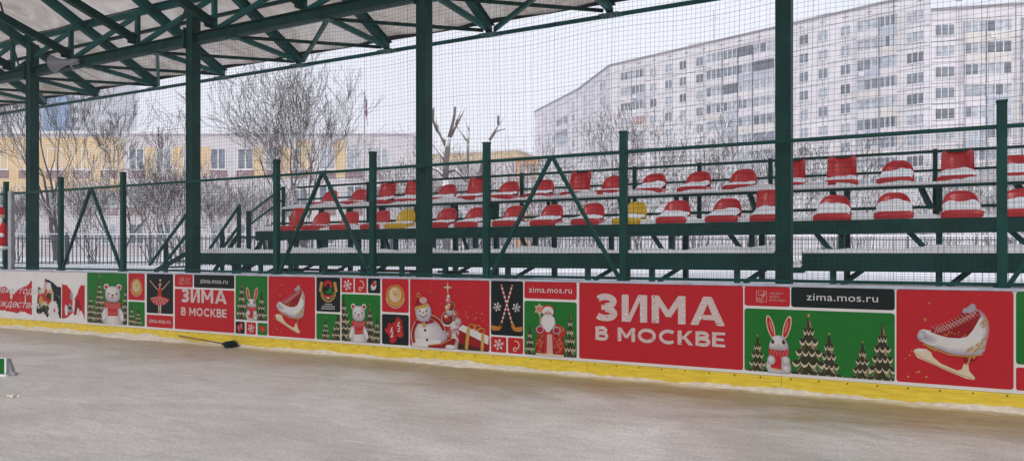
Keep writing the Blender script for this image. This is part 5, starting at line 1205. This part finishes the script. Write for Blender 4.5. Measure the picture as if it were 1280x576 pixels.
o, x, w_, h_ = tile(395.5, 425.5, .64, Z1, 'black', 'dark panel with a golden wreath emblem and a red and green figure two'); a = Art(x, .64); c = w_*.5
a.ring(c, h_*.58, w_*.30, .022, 'i_gold', 190, 350); a.ring(c, h_*.60, w_*.24, .014, 'i_gold', 185, 355)
for s_ in (-1, 1):
    for i in range(5): a.ell(c+s_*w_*(.33-.015*i), h_*(.60+.06*i), w_*.075, .016, 'i_gold', 10, rot=s_*(40-8*i))
a.ring(c, h_*.76, w_*.12, .05, 'i_red', -30, 190); a.add([(c+w_*.13, h_*.73), (c+w_*.0, h_*.53), (c-w_*.15, h_*.53)], 'i_green'); a.add([(c+w_*.13, h_*.73), (c+w_*.18, h_*.53), (c-w_*.05, h_*.53)], 'i_green'); a.stroke([(c-w_*.16, h_*.47), (c, h_*.44), (c+w_*.16, h_*.47)], .03, 'i_scarf'); a.stroke([(c-w_*.05, h_*.40), (c+w_*.05, h_*.40)], .02, 'i_white')
for i, ww in enumerate((.26, .5, .56)): 
    g = random.Random(i); u = -ww/2
    while u < ww/2: q = g.uniform(.03, .06); a.stroke([(c+w_*u, h_*(.22-.065*i)), (c+w_*(u+q), h_*(.22-.065*i))], .018, 'i_lgrey'); u += q+.016
a.build('printed_crest', o)
o, x, w_, h_ = tile(395.5, 425.5, Z0, .61, 'green', 'green panel with two firs under the crest panel'); a = Art(x, Z0); a.fir(w_*.40, 0, w_*.40, .35, 9); a.fir(w_*.90, 0, w_*.6, .44, 10, clip=(0, w_-.004)); a.build('printed_firs', o)
small(427, 442, .95, Z1, 'red', 'flake'); small(443.5, 458.5, .95, Z1, 'red', 'curl'); small(460, 475.5, .95, Z1, 'black', 'bird')
o, x, w_, h_ = tile(427, 475.5, Z0, .925, 'green', 'green panel with a white bear in a red scarf between firs, rightmost of the two bears'); a = Art(x, Z0); a.fir(w_*.06, 0, w_*.52, .71, 11, clip=(.004, w_)); a.fir(w_*.74, 0, w_*.34, .6, 12); a.fir(w_*.92, 0, w_*.26, .42, 13, clip=(0, w_-.004)); a.build('printed_firs', o); a = Art(x, Z0); a.k = 75; bear(a, w_*.46, 0, w_*.46, .58); a.build('printed_bear', o)
latte_tile(477.5, 511, .68, Z1, 'red panel with a golden latte cup, right, above the mittens')
o, x, w_, h_ = tile(477.5, 511, Z0, .65, 'black', 'dark panel with a pair of red mittens'); a = Art(x, Z0); mittens(a, w_*.5, h_*.46, h_*.95); a.build('printed_mittens', o)
o, x, w_, h_ = tile(512.5, 612, Z0, Z1, 'red', 'red panel with a snowman, a bauble tree and a gift box'); a = Art(x, Z0); snowman(a, w_, h_); a.build('printed_snowman', o)
o, x, w_, h_ = tile(613.8, 654, ZM0, Z1, 'black', 'dark panel with two crossed striped hockey sticks and snowflakes'); a = Art(x, ZM0); hockey(a, w_, h_); a.build('printed_hockey_sticks', o)
small(613.8, 633, Z0, ZS1+.01, 'red', 'flake'); small(635, 654, Z0, ZS1+.01, 'red', 'curl')
zima_url(655.5, 721, ZH0, Z1, 'red', .50, .82, 'red web address panel above the white-bearded figure')
o, x, w_, h_ = tile(655.5, 721, Z0, ZL1, 'green', 'green panel with a white-bearded figure in a red coat between two firs'); a = Art(x, Z0); a.fir(w_*.11, 0, w_*.22, .40, 14, clip=(.004, w_)); a.fir(w_*.88, 0, w_*.26, .63, 15, clip=(0, w_-.004)); a.build('printed_firs', o); a = Art(x, Z0); a.k = 50; santa(a, w_, h_); a.build('printed_santa', o)
o, x, w_, h_ = tile(724, 929, Z0, Z1, 'red', 'red title panel with two lines of white letters, right, the largest panel')
glyphs(o, 'ЗИМА', x+w_*.11, .70, .335, w_*.79, .205); glyphs(o, 'В МОСКВЕ', x+w_*.11, .455, .17, w_*.79, .195)
o, x, w_, h_ = tile(930.6, 987.5, ZH0, Z1, 'red', 'red panel with a white emblem and three small lines, right'); emblem(o, x, ZH0, w_, h_)
zima_url(989, 1118.5, ZH0, Z1, 'black', .52, .69, 'dark web address panel, right')
o, x, w_, h_ = tile(930.6, 1118.5, Z0, ZL1, 'green', 'green panel with a white bunny and five firs, right'); a = Art(x, Z0)
for u, hh, ww, sd in ((.095,.42,.14,20),(.585,.48,.17,22),(.45,.68,.26,21),(.80,.41,.14,23),(.925,.62,.20,24)): a.fir(w_*u, 0, w_*ww, hh, sd, clip=(.004, w_-.004) if u > .9 else None)
a.build('printed_firs', o); a = Art(x, Z0); a.k = 85; bunny(a, w_*.245, 0, w_*.19, .64); a.build('printed_bunny', o)
skate_tile(1120.5, 1267, 'red panel with a white figure skate, right, the larger')
o, x, w_, h_ = tile(1270, 1330, .46, Z1, 'green', 'green panel at the right edge with a fir'); a = Art(x, .46); a.fir(w_*.6, 0, w_*.5, .5, 30); a.build('printed_firs', o)
small(1270, 1330, Z0, .43, 'red', 'curl')
